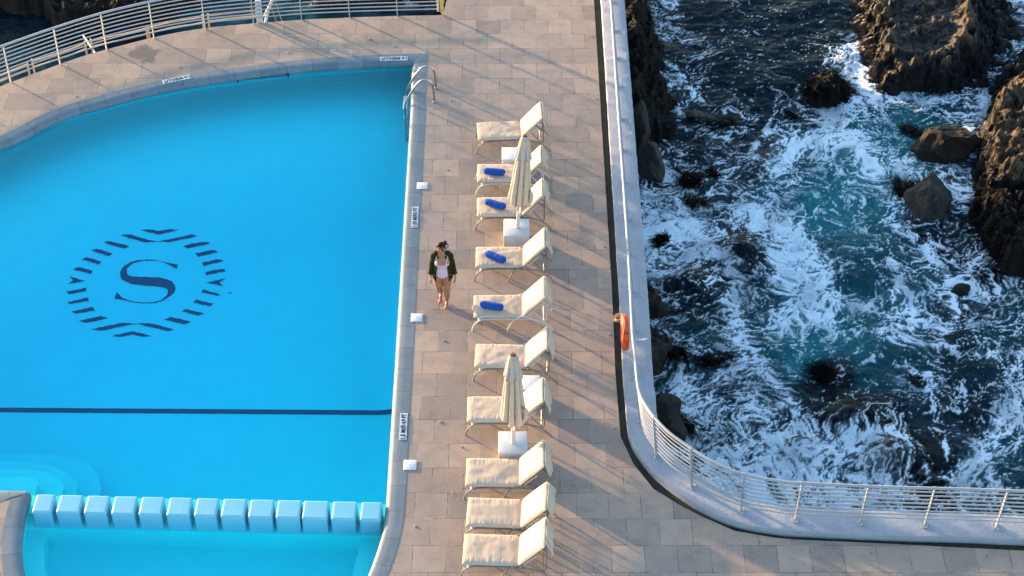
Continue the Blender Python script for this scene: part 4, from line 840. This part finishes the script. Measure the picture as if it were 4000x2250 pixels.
# ================================================================ LOUNGERS
def cushion(L,Wd,T,seed,nx=56,ny=26,wr=1.,cyl=.0):
    b=MB(); xs=np.linspace(-1,1,nx); ys=np.linspace(-1,1,ny)
    # denser near the edges
    xs=np.sign(xs)*(1-(1-np.abs(xs))**1.35); ys=np.sign(ys)*(1-(1-np.abs(ys))**1.35)
    U,V=np.meshgrid(xs,ys); prof=np.power(np.clip(1-np.abs(U)**14,0,1),.5)*np.power(np.clip(1-np.abs(V)**9,0,1),.5)
    e=np.abs(V)**3
    wrk=.011*wr*e*(1-2*np.abs(fbm(U*L*13+seed,V*.8,seed,3)))+.008*wr*fbm(U*L*2.0+seed,V*Wd*2.4,seed+3,2)+.006*wr*np.exp(-((np.abs(U)-.93)/.07)**2)*fbm(U*3,V*9,seed+5,2)
    wrk+=.005*wr*fbm(U*L*7+V*1.3,V*.7+seed,seed+8,2)*np.clip(.1+1.2*fbm(U*2,V*2+seed,seed+9,1),0,1)
    lump=.5+.10*fbm(U*1.5+seed,V*1.5,seed+11,2)
    top=T*lump*prof*(.80+.32*(1-U**2)*(1-V**2*.8))+wrk*prof; bot=-T*.45*prof
    eX=L/2*U*(1+.008*fbm(V*4,U*0+seed,seed+1,2)); eY=Wd/2*V*(1+.012*fbm(U*6,V*0+seed,seed+2,2))
    n=nx*ny; v=[(float(a),float(c),float(z)) for a,c,z in zip(eX.ravel(),eY.ravel(),top.ravel())]+[(float(a),float(c),float(z)) for a,c,z in zip(eX.ravel(),eY.ravel(),bot.ravel())]
    f=[]
    for j in range(ny-1):
        for i in range(nx-1):
            a=j*nx+i; f.append((a,a+1,a+nx+1,a+nx)); f.append((n+a,n+a+nx,n+a+nx+1,n+a+1))
    per=[i for i in range(nx)]+[j*nx+nx-1 for j in range(1,ny)]+[(ny-1)*nx+i for i in range(nx-2,-1,-1)]+[j*nx for j in range(ny-2,0,-1)]
    m=len(per)
    for k in range(m): a,c=per[k],per[(k+1)%m]; f.append((a,n+a,n+c,c))
    b.add(v,f); return b
def lounger(px,py,rz,metal,label,seed,ba=51,L=1.53,bl=.66,slen=.95,wd=.56,part_label=None):
    "origin on the ground at the near front foot; x runs to the head, y away from the camera"
    o=at(px,py); root=empty('sun_lounger',o,label,'sun lounger','cream sun loungers in a row along the deck',rz)
    mt=M[metal]; zr=.31; W0=.0; W1=wd; fx=L
    for y in (W0,W1):
        b=MB(); p=[(0,y,0),(.015,y,.10),(.07,y,.20),(.16,y,.275),(.28,y,.30),(.5,y,zr),(.8,y,zr),(1.0,y,zr-.005),(1.15,y,.29),(1.30,y,.24),(1.43,y,.14),(fx-.01,y,.04),(fx,y,0)]
        b.tube(cat([Vector(q) for q in p],4),.0155,8); b.build('side_rail',mt,root)
        b=MB(); yo=y+(-.018 if y==W0 else .018); p=[(.66,yo,0),(.69,yo,.10),(.75,yo,.22),(.83,yo,.33),(.93,yo,.385),(1.03,yo,.375),(1.12,yo,.32),(1.20,yo,.285)]
        b.tube(cat([Vector(q) for q in p],4),.0145,8); b.build('armrest',mt,root)
        b=MB(); b.box((.52,y+(.018 if y==W0 else -.018),zr-.012),(.80,.014,.028)); b.build('seat_strap',M['strip'],root,smooth=False)
    for x in (.12,.50,.95,1.36):
        b=MB(); b.tube([(x,0,zr-.015 if .2<x<1.2 else .245-(.05 if x>1 else 0)),(x,wd,zr-.015 if .2<x<1.2 else .245-(.05 if x>1 else 0))],.011,6)
        b.build('cross_bar',mt,root)
    # woven sling under the cushion
    b=MB(); b.box((.50,wd/2,zr-.002),(.86,wd-.06,.008)); b.build('sling',M['strip'],root,smooth=False)
    rnd=random.Random(seed)
    c=cushion(slen,wd+.045,.080,seed,nx=84); s=c.build('seat_cushion',M['canvas'],root,ang=75); s.location=(.025+slen/2,wd/2,zr+.05); s.rotation_euler=(rnd.uniform(-.012,.012),rnd.uniform(-.01,.01),rnd.uniform(-.02,.02))
    a=R(ba); hx=1.0; hz=zr+.015; ux,uz=math.cos(a),math.sin(a)
    c=cushion(bl,wd+.03,.085,seed+50,nx=40,wr=.6); s=c.build('back_cushion',M['canvas'],root,ang=75); s.location=(hx+ux*bl/2-uz*.055,wd/2,hz+uz*bl/2+ux*.055+.02); s.rotation_euler=(0,-a,rnd.uniform(-.01,.01))
    # fabric hood and ties hanging behind the top of the back cushion
    rows=[]
    for i in range(9):
        t=i/8; rows.append([Vector((hx+ux*(bl+.005)-uz*.055+.01+.10*math.sin(t*math.pi/2)+.07*math.sin(3*t)*fbm1(k*1.2,seed)+.02*math.sin(k*1.7+seed)*t,wd*(.03+.94*k/12)+.012*fbm1(k+t*3,seed+2),hz+uz*(bl-.02)+ux*.055+.035-.30*t*(1+.5*fbm1(k*1.1,seed+4))+.0)) for k in range(13)])
    b=MB(); b.sheet(rows); fl=b.build('cushion_flap',M['canvas'],root,recalc=False,ang=0); md=fl.modifiers.new('s','SOLIDIFY'); md.thickness=.012
    for y in (.14,.42):
        b=MB(); b.tube([(hx+ux*bl-uz*.10,y,hz+uz*bl+.045),(hx+ux*(bl+.02)-.0,y+.02,hz+uz*(bl-.02)+.05),(hx+ux*bl+.045,y+.01,hz+uz*bl-.16)],.006,5)
        b.build('tie',M['strip'],root)
    # back frame: bright tube along both sides of the backrest
    b=MB()
    for y in (.012,wd-.012): b.tube([(hx-.03,y,hz-.02),(hx+ux*bl*.62,y,hz+uz*bl*.62-.02)],.013,8)
    for t in (.2,.55): b.tube([(hx+ux*bl*t,.012,hz+uz*bl*t-.02),(hx+ux*bl*t,wd-.012,hz+uz*bl*t-.02)],.009,6)
    b.build('back_frame',M['strip'] if metal!='wmetal' else mt,root)
    # prop: U tubes standing behind the back, ratchet bars
    tx,tz=hx+ux*bl*.80,hz+uz*bl*.80-.04
    for y in (.10,wd-.08):
        b=MB(); b.tube(cat([Vector(q) for q in ((tx-.01,y,tz),(tx+.05,y,tz-.015),(tx+.075,y,tz-.10),(tx+.07,y,.17))],4),.0125,7); b.build('back_prop',mt,root)
    for y in (.05,wd-.05):
        b=MB(); p0=Vector((hx+ux*bl*.36,y,hz+uz*bl*.36-.04)); p1=Vector((tx+.06,y,.175)); b.tube([p0,p1],.011,6)
        for k in range(6):
            q=p0.lerp(p1,.22+.12*k); b.box(q+Vector((-.012,0,-.018)),(.010,.014,.034),0)
        b.build('ratchet_bar',mt,root)
    b=MB(); 
    q=Vector((.05,.0,.20)); b.tube([q+Vector((0,-.01,.07)),q+Vector((.02,-.03,.02)),q+Vector((.045,-.03,-.03))],.007,5); b.tube([q+Vector((0,-.01,.07)),q+Vector((-.01,-.03,.0))],.006,5); b.build('knot',M['strip'],root)
    return root
def fbm1(x,s): return float(fbm(np.array([x*.7+s]),np.array([s*.37]),s,2)[0])
LS=[(1863,599,.05,'taupe','lounger nearest the top of the picture, above a side table',49,.58),
(1859.5,763,.0,'wmetal','white framed lounger with towel behind the upper closed umbrella',52,.55),
(1858.5,897,.0,'taupe','grey framed lounger with a slanted towel just above the upper umbrella block',52,.56),
(1853.7,1097,.0,'taupe','lounger with a steeply slanted towel directly below the upper umbrella block',50,.57),
(1845.4,1292,.0,'wmetal','white framed lounger with a towel to the right of the walking person',50,.58),
(1849,1487,-.03,'taupe','lounger without towel, overlapped by the tip of the lower umbrella',51,.58),
(1818.8,1700,-.02,'taupe','lounger behind the lower closed umbrella, just above its block',50,.60),
(1813.9,1951,-.01,'taupe','lounger directly below the lower umbrella block',50,.60),
(1813.9,2105,-.07,'taupe','lounger with wrinkled grey looking seat, second from the bottom edge',50,.60),
(1800,2254,-.06,'taupe','lounger cut by the bottom edge of the picture',50,.62)]
for i,(x,y,rz,mt,lb,ba,wd) in enumerate(LS): lounger(x,y,rz,mt,'cream cushioned '+lb,700+i*13,ba,wd=wd,bl=.645+(.02 if i%3==0 else 0))
# towels
def towel(px,py,rz,L,lb,seed):
    b=MB(); n=26; m=20; rings=[]
    for i in range(n+1):
        t=i/n*2-1; e=math.sqrt(max(0,1-abs(t)**10)); ring=[]
        for k in range(m):
            a=2*math.pi*k/m; r=.074*(.4+.6*e)*(1+.06*n1(t*3+seed,math.cos(a)*1.2,seed)+.05*n1(t*9,a,seed+1)); ring.append(Vector((t*L/2+.01*n1(a,0,seed),r*math.cos(a)*1.08,r*math.sin(a)*.92)))
        rings.append(ring)
    b.loft(rings); z=.31+.05+.045+.062; p=at(px,py,z); o=b.build('rolled_towel',M['towel'],ang=0,loc=p); o.rotation_euler=(0,0,rz); tag(o,lb,'towel','rolled blue towels on the loungers')
    for s in (-1,1):
        b=MB(); sp=[Vector((s*(L/2+.001),(.010+.0022*k)*math.cos(k*.55),(.010+.0022*k)*math.sin(k*.55)*.9)) for k in range(18)]; b.tube(sp,.0045,4); b.build('rolled_end',M['towel'],o)
towel(1931,670,-.14,.44,'rolled blue towel, topmost of four, lying nearly straight',1)
towel(1935,797,-.42,.44,'rolled blue towel on the lounger above the umbrella block',2)
towel(1936,1003,-.55,.44,'rolled blue towel slanting most, on the lounger below the umbrella block',3)
towel(1921,1194,-.24,.44,'rolled blue towel lowest of four, right of the walking person',4)
# side tables and umbrella blocks
def side_table(px0,py0,w_,d_,h_,lb):
    p=at(px0,py0,h_); root=empty('side_table',(p.x+w_/2,p.y-d_/2,0),lb,'side table','white woven side tables')
    b=MB(); b.box((0,0,h_-.015),(w_,d_,.03),0,.010); b.build('table_top',M['wicker'],root)
    b=MB(); b.box((0,0,(h_-.03)/2),(w_-.02,d_-.02,h_-.032),0,.012); b.build('woven_body',M['wicker'],root)
side_table(1960.5,575,.42,.42,.42,'white woven side table half hidden by the upper umbrella')
side_table(2017,1465,.43,.38,.40,'white ribbed side table half hidden by the lower umbrella')
def block(c0,c1,c2,lb):
    a=at(*c0,.42); b_=at(*c1,.42); c=at(*c2,.42); w_=b_.x-a.x; d_=a.y-c.y; cx=(a.x+b_.x)/2; cy=(a.y+c.y)/2
    b=MB(); b.box((0,0,.21),(w_,d_,.42),0,.012); o=b.build('umbrella_block',M['white'],loc=(cx,cy,0)); return tag(o,lb,'umbrella base','white umbrella blocks')
block((1968,854),(2068,854),(1972,922),'white masonry block under the upper umbrella'); block((1948,1684),(2060,1684),(1948,1769),'white masonry block under the lower umbrella')
def umbrella(px,py,lean,H,lb,seed,slit=False):
    p=at(px,py,.42); root=empty('closed_umbrella',p,lb,'umbrella','closed cream umbrellas'); root.rotation_euler=(0,lean,seed*.7)
    b=MB(); b.tube([(0,0,0),(0,0,.40)],.038,14); b.lathe([(0,.001),(.055,.001),(.055,.008),(.03,.01)],16); b.build('pole_sleeve',M['white'],root)
    b=MB(); b.tube([(0,0,.40),(0,0,H-.02)],.024,12); b.build('pole',M['wood'],root)
    b=MB(); b.lathe([(0,H-.04),(.032,H-.04),(.034,H+.02),(.030,H+.035),(0,H+.035)],14); b.build('finial',M['wood'],root)
    def pleat(z0,z1,r0,r1,nf,depth,rows,sd,jag=0.,squash=1.,fold=2.2):
        n=nf*12; rr=[]
        for i in range(rows+1):
            t=i/rows; z=z0+(z1-z0)*t; ring=[]
            for k in range(n):
                a=2*math.pi*k/n; w_=abs(math.cos(nf*a/2+.35*n1(a*1.5,t*1.2,sd)+.5*t*n1(a,0,sd+3)))**(1/fold)
                base=r0+(r1-r0)*t**.8; r=base*(1-depth*(.25+.75*min(1,t*2.2))*(1-w_))*(1+.12*n1(math.cos(a)*2+sd,t*3+math.sin(a)*2,sd+7)*t)
                zz=z+(jag*t**3)*n1(math.cos(a)*1.7+sd,math.sin(a)*1.7,sd+9)
                ring.append(Vector((r*math.cos(a),r*math.sin(a)*squash,zz)))
            rr.append(ring)
        return rr
    b=MB(); b.loft(pleat(H-.06,.64,.080,.222,8,.74,26,seed,.18),caps=False); c=b.build('canopy',M['umbr'],root,recalc=False,ang=0); md=c.modifiers.new('s','SOLIDIFY'); md.thickness=.008
    b=MB(); b.loft(pleat(H+.005,H-.50,.05,.165,8,.40,12,seed+4,.05,fold=1.6),caps=False); v=b.build('valance',M['umbrtop'],root,recalc=False,ang=0); md=v.modifiers.new('s','SOLIDIFY'); md.thickness=.006
    # gathered loose tail of cloth on the right
    b=MB(); rows=[]
    for i in range(15):
        t=i/14; rows.append([Vector((-.02+.25*k/9*math.sin(math.pi*min(1,t*.75+.25))+.02*math.sin(k*2.3+t*3),-.13-.05*math.cos(k*1.6+t)-.03*t,.98-.50*t+.03*math.sin(k*1.1))) for k in range(10)])
    b.sheet(rows); c=b.build('loose_fold',M['umbr'],root,recalc=False,ang=0); c.rotation_euler=(0,0,-seed*.7+.25); md=c.modifiers.new('s','SOLIDIFY'); md.thickness=.008
umbrella(2021,889,.085,2.20,'closed cream umbrella leaning right, upper of two',1)
umbrella(2005,1729,-.01,2.16,'closed upright cream umbrella, lower of two',2)
# ================================================================ LIFE RING
c=at(2441,1297,.62); root=empty('life_ring',c,'orange life ring with coiled rope hanging on the inner side of the sea railing','life ring'); root.rotation_euler=(0,-.04,.0)
b=MB(); Rm=.285; b.loft([[Vector(((.068*math.cos(2*math.pi*k/14)),(Rm+.060*math.sin(2*math.pi*k/14))*math.cos(2*math.pi*i/48),(Rm+.060*math.sin(2*math.pi*k/14))*math.sin(2*math.pi*i/48))) for k in range(14)] for i in range(49)],caps=False); b.build('ring',M['orange'],root)
for a0 in (.75,2.35,3.9,5.5):
    b=MB(); b.loft([[Vector(((.0705*math.cos(2*math.pi*k/14)),(Rm+.0625*math.sin(2*math.pi*k/14))*math.cos(a0+.09*i),(Rm+.0625*math.sin(2*math.pi*k/14))*math.sin(a0+.09*i))) for k in range(14)] for i in range(3)],caps=False); b.build('band',M['dkorange'],root)
b=MB(); b.tube([(-.03+.03*math.sin(i*1.6),(Rm+.075)*math.cos(i*.393),(Rm+.075)*math.sin(i*.393)) for i in range(17)],.006,5); b.build('grab_line',M['rope'],root)
b=MB(); rnd=random.Random(4)
for k in range(9):
    r=.07+.035*rnd.random(); cx,cy,cz=-.10+rnd.uniform(-.02,.02),.24+rnd.uniform(-.02,.02),.13+rnd.uniform(-.02,.02); ax=rnd.uniform(-.5,.5); b.tube([(cx+r*math.cos(a*math.pi/8),cy+r*math.sin(a*math.pi/8)*math.cos(ax),cz+r*math.sin(a*math.pi/8)*math.sin(ax)+.3*r*math.cos(a*math.pi/8)) for a in range(16)],.0055,5,closed=True)
b.tube([(-.10,.18,.12),(-.07,.14,.05),(-.06,.16,-.05)],.0055,5); b.build('rope_coil',M['rope'],root)
# paper scrap on the wall
p=at(2504,1326,.115); b=MB(); ring=[(-.11,.01),(-.06,.0),(0,.005),(.03,.03),(.08,.035),(.11,.045),(.12,.02),(.09,-.02),(.03,-.045),(-.03,-.04),(-.07,-.015)]
b.loft([[Vector((x,y,0)) for x,y in ring],[Vector((x*.97,y*.95,.006+.004*math.sin(x*60))) for x,y in ring]]); tag(b.build('paper_scrap',M['paper'],loc=p,smooth=False),'white scrap of paper lying on the white sea wall by the orange ring','litter')
# ================================================================ PERSON
def ell(c,rx,ry,n=20,rot=None):
    r=[Vector((rx*math.cos(2*math.pi*k/n),ry*math.sin(2*math.pi*k/n),0)) for k in range(n)]
    if rot: r=[rot@v for v in r]
    return [Vector(c)+v for v in r]
def limb(b,pts,rad,n=14,flat=None):
    "tapered limb along pts with hemispherical ends"
    P_=cat([Vector(p) for p in pts],5); m=len(P_); rr=np.interp(np.linspace(0,len(pts)-1,m),range(len(pts)),rad)
    b.tube(P_,[float(x) for x in rr],n); b.ball(P_[0],float(rr[0])*.99,n,7); b.ball(P_[-1],float(rr[-1])*.99,n,7)
def voxel(b,size,smooth=6,name='body'):
    o=b.build(name,None,ang=0); md=o.modifiers.new('r','REMESH'); md.mode='VOXEL'; md.voxel_size=size; md.use_smooth_shade=True
    s=o.modifiers.new('s','SMOOTH'); s.factor=.5; s.iterations=smooth
    dg=bpy.context.evaluated_depsgraph_get(); me=bpy.data.meshes.new_from_object(o.evaluated_get(dg)); bpy.data.objects.remove(o); me.polygons.foreach_set('use_smooth',[True]*len(me.polygons)); return me
def person():
    o=at(1733,1196); root=empty('person',o,'barefoot walking person in plaid swimsuit and olive green cardigan, dark hair tied back','person')
    b=MB()
    # torso (hips to shoulders), front is -y
    def zt(z): return .79+(z-.74)*.86
    tz=[(.74,.115,.085,.0),(.80,.165,.112,.0),(.86,.180,.120,.005),(.92,.172,.115,.0),(1.00,.145,.100,-.005),(1.06,.136,.096,-.008),(1.13,.142,.104,-.014),(1.20,.150,.118,-.022),(1.26,.150,.112,-.014),(1.32,.150,.088,.0),(1.36,.125,.070,.008),(1.39,.075,.055,.012)]
    b.loft([ell((0,y,zt(z)),rx*.95,ry,24) for z,rx,ry,y in tz])
    for s in (-1,1):
        b.ball((s*.066,-.088,zt(1.195)),(.068,.062,.062),16,10)     # bust
        b.ball((s*.075,.075,zt(.86)),(.085,.07,.09),14,8)
        limb(b,[(s*.05,.01,1.325),(s*.12,.012,1.305),(s*.155,.015,1.275)],[.042,.045,.047])
    limb(b,[(0,.015,1.30),(-.003,.0,1.45)],[.054,.047])
    # head turned to the left of the picture and down
    HR=Euler((R(-2),R(-8),R(-36))).to_matrix(); hc=Vector((-.014,-.022,1.515))
    prof_=[(-.100,.016,.018),(-.092,.034,.040),(-.072,.047,.057),(-.045,.057,.072),(0,.066,.082),(.035,.067,.086),(.068,.056,.075),(.090,.033,.046),(.098,.01,.014)]
    b.loft([[hc+HR@Vector((rx*math.cos(2*math.pi*k/20),ry*math.sin(2*math.pi*k/20)-(.012 if z<-.03 else 0),z)) for k in range(20)] for z,rx,ry in prof_])
    for p,r in (((0,-.088,-.014),(.010,.014,.018)),((0,-.095,-.024),(.012,.011,.009)),((0,-.076,-.055),(.019,.012,.008)),((0,-.070,-.080),(.018,.015,.012)),((.068,.006,-.010),(.009,.016,.025)),((-.068,.006,-.010),(.009,.016,.025))): b.ball(hc+HR@Vector(p),r,10,6)
    # arms: image-left and image-right
    aL=[(-.155,.015,1.285),(-.172,.03,1.15),(-.192,.035,1.03),(-.214,.0,.90),(-.228,-.03,.815)]; aR=[(.155,.015,1.285),(.172,.03,1.15),(.194,.035,1.03),(.218,.02,.90),(.236,.0,.805)]
    for a in (aL,aR): limb(b,a,[.047,.042,.037,.032,.023])
    # legs
    lR=[(.080,.0,.87),(.086,-.015,.68),(.075,-.045,.47),(.070,.01,.28),(.062,.075,.09)]; lL=[(-.080,.0,.87),(-.086,.0,.68),(-.070,-.01,.475),(-.062,.12,.31),(-.052,.235,.155)]
    for l in (lR,lL): limb(b,l,[.101,.090,.064,.061,.036],18)
    # calves and kneecaps
    b.ball((.070,.03,.33),(.046,.05,.10),12,8); b.ball((-.062,.10,.345),(.046,.05,.09),12,8)
    # feet
    def foot(ank,ball_,toe,sgn):
        limb(b,[ank,(ank[0],ank[1]+.018,max(.03,ank[2]-.05))],[.034,.030]); limb(b,[(ank[0],ank[1]+.01,max(.028,ank[2]-.055)),tuple((ank[i]*.45+ball_[i]*.55)+(.012 if i==2 else 0) for i in range(3)),ball_],[.029,.031,.027])
        d=Vector(toe)-Vector(ball_); sd=Vector((1,0,0))
        for j in range(5):
            off=(-2+j)*.0165*(-sgn); ln=(1.0,.98,.9,.78,.62)[j]; b_=Vector(ball_)+sd*off*.9; limb(b,[b_,b_+d*ln*.55+Vector((0,0,.004)),b_+d*ln],[.016,.012 if j else .014,.0085 if j else .012],8)
    foot((.062,.075,.09),(.060,-.055,.024),(.062,-.112,.012),1)
    foot((-.052,.235,.155),(-.060,.115,.036),(-.062,.062,.014),-1)
    # hands with five fingers
    def hand(w,sgn,curl):
        w=Vector(w); dn=Vector((sgn*.06,-.18,-1)).normalized(); fw=Vector((0,-1,0)); fw=(fw-dn*fw.dot(dn)).normalized(); inn_=Vector((-sgn,0,0))
        # palm: broad in the fw direction, thin towards the thigh
        rr=[]
        for t,wd_,th in ((0,.020,.017),(.03,.032,.017),(.06,.037,.017),(.085,.036,.014)):
            c=w+dn*t; rr.append([c+fw*(wd_*math.cos(2*math.pi*k/12))+inn_*(th*math.sin(2*math.pi*k/12)) for k in range(12)])
        b.loft(rr)
        for j,(L1,cu) in enumerate(((.068,.5),(.076,.6),(.072,.75),(.058,.9))):
            k0=w+dn*.083+fw*(.027-.018*j); a1=curl*cu*.5; a2=curl*cu*1.1; d1=dn*math.cos(a1)+inn_*math.sin(a1); d2=dn*math.cos(a1+a2)+inn_*math.sin(a1+a2); fan=fw*(.10-.07*j)
            limb(b,[k0,k0+(d1+fan)*L1*.5,k0+(d1+fan)*L1*.5+(d2+fan)*L1*.5],[.0092,.0085,.0070],8)
        t0=w+dn*.03+fw*.026; td=(dn*.75+fw*.65+inn_*.25).normalized(); limb(b,[t0,t0+td*.032,t0+td*.032+(dn*.9+fw*.3+inn_*.3).normalized()*.028],[.012,.010,.0082],8)
    hand((-.230,-.033,.805),-1,.7); hand((.238,-.004,.795),1,.9)
    me=voxel(b,.0062,4); me.materials.append(M['skin']); body=bpy.data.objects.new('body',me); link(body,root)
    # face details
    for s in (-1,1):
        e=MB(); e.ball(hc+HR@Vector((s*.027,-.075,.004)),(.011,.006,.006),8,6); ey=e.build('eye',M['white'],root); e=MB(); e.ball(hc+HR@Vector((s*.027,-.080,.004)),(.005,.003,.005),8,6); e.build('iris',M['dark'],ey)
        e=MB(); e.tube([hc+HR@Vector((s*x,-.082+abs(x-.028)*.25,.024-abs(x-.028)*.2)) for x in (.014,.028,.044)],.0028,5); e.build('eyebrow',M['hair'],root)
    e=MB(); e.ball(hc+HR@Vector((0,-.088,-.054)),(.017,.006,.005),10,6); e.build('lips',M['dkorange'],root)
    # swimsuit: the body's own surface, lifted
    def shell(name,test,off,mat,thick=None,sm=0):
        bm=bmesh.new(); bm.from_mesh(me); dead=[f for f in bm.faces if not test(f.calc_center_median())]; bmesh.ops.delete(bm,geom=dead,context='FACES'); 
        for v in bm.verts: v.co+=v.normal*off
        if sm: 
            for _ in range(sm): bmesh.ops.smooth_vert(bm,verts=bm.verts[:],factor=.5,use_axis_x=True,use_axis_y=True,use_axis_z=True)
        m2=bpy.data.meshes.new(name); bm.to_mesh(m2); bm.free(); m2.materials.clear(); m2.materials.append(M[mat]); s_=bpy.data.objects.new(name,m2); link(s_,root); md=s_.modifiers.new('t','SOLIDIFY'); md.thickness=.004; return s_
    def suit(p):
        x,y,z=p; ax=abs(x); z=.74+(z-.79)/.86
        if y<.02: low=.745+max(0,ax-.02)*1.15
        else: low=.76+max(0,ax-.03)*.8
        if ax>.172: return False
        if z<low: return False
        if z<1.175: return True
        if y<.03: # front neckline and straps
            if z<1.215 and ax<.146 and z<1.175+ax*.45: return True
            return z<1.40 and .092<ax+ (1.40-z)*.10<.112 and y<.1
        return z<1.12 or (.085<ax<.105 and z<1.40)
    shell('swimsuit',suit,.006,'plaid')
    # cardigan: sleeves and an open body panel
    c=MB()
    for a,sg in ((aL,-1),(aR,1)):
        pts=[Vector((sg*.055,.035,1.335)),Vector((sg*.115,.022,1.318))]+[Vector(q) for q in a[1:4]]+[Vector(a[4])+Vector((0,0,.035))]
        P_=cat(pts,6); m=len(P_); rr=np.interp(np.linspace(0,5,m),range(6),[.042,.054,.052,.046,.043,.041]); rr=[float(x)*(1+.05*n1(i*.5,sg,8)) for i,x in enumerate(rr)]; c.tube(P_,rr,16,caps=False); c.ball((sg*.150,.015,1.268),(.064,.062,.066),14,10); c.ball((sg*.10,.022,1.300),(.062,.056,.050),14,10)
    rows=[]
    for i in range(17):
        t=i/16; z=1.335-.56*t; rx=.105+.052*min(1,t*3)+.034*t; ry=.085+.045*min(1,t*3)+.03*t; row=[]
        for k in range(41):
            op=.62+.10*t; a=-math.pi/2+op+(2*math.pi-2*op)*k/40; fo=1+.03*math.sin(k*1.1+2*t)*t+.02*math.sin(k*2.3)*t
            row.append(Vector((rx*math.cos(a)*fo,.012+ry*math.sin(a)*fo-(.03*(1-min(1,t*4)) if math.sin(a)<0 else 0),z-.05*t*max(0,-math.sin(a))+.01*math.sin(k))))
        rows.append(row)
    c.sheet(rows); k_=c.build('cardigan',M['green'],root,recalc=False,ang=0); md=k_.modifiers.new('t','SOLIDIFY'); md.thickness=.009; md.offset=1
    # hair
    h=MB(); pr=[(.110,.012,.014),(.100,.040,.050),(.078,.063,.082),(.045,.075,.095),(.01,.075,.094),(-.03,.070,.088),(-.06,.058,.072)]
    rings=[]
    for z,rx,ry in pr:
        ring=[]
        for k in range(28):
            a=2*math.pi*k/28; fr=max(0,-math.sin(a)); cut=1.0
            rr=1+.05*n1(a*3,z*30,33)
            zz=z
            if z<.06 and fr>.15: zz=.06-(.06-z)*(.02+.30*max(0,.75-fr)); cut=.975
            ring.append(hc+HR@Vector((rx*math.cos(a)*rr*cut,ry*math.sin(a)*rr*cut+.004,zz)))
        rings.append(ring)
    h.loft(rings); 
    for s,x in ((-1,-.045),(1,.052)): limb(h,[hc+HR@Vector((x,-.06,.06)),hc+HR@Vector((x*1.40,-.04,.0)),hc+HR@Vector((x*1.4,-.02,-.06))],[.016,.013,.007],8)
    h.ball(hc+Vector((.075,.075,.035)),(.042,.042,.038),12,8)
    for q in range(14): 
        r_=random.Random(q); p=hc+Vector((.075,.075,.05)); limb(h,[p,p+Vector((r_.uniform(-.05,.06),r_.uniform(-.03,.06),r_.uniform(.0,.05)))],[.010,.003],6)
    hm=voxel(h,.006,2,'hair'); hm.materials.append(M['hair']); ho=bpy.data.objects.new('hair',hm); link(ho,root)
    s=MB(); ctr=hc+Vector((.105,.07,-.02)); R_=Euler((R(70),R(20),R(50))).to_matrix()
    s.tube([ctr+R_@Vector(((.042+.008*math.sin(i*2.1))*math.cos(i*math.pi/12),(.042+.008*math.cos(i*2.7))*math.sin(i*math.pi/12),.008*math.sin(i*1.7))) for i in range(24)],[.019+.006*math.sin(i*2.9) for i in range(24)],8,closed=True); s.build('scrunchie',M['scr'],root)
person()
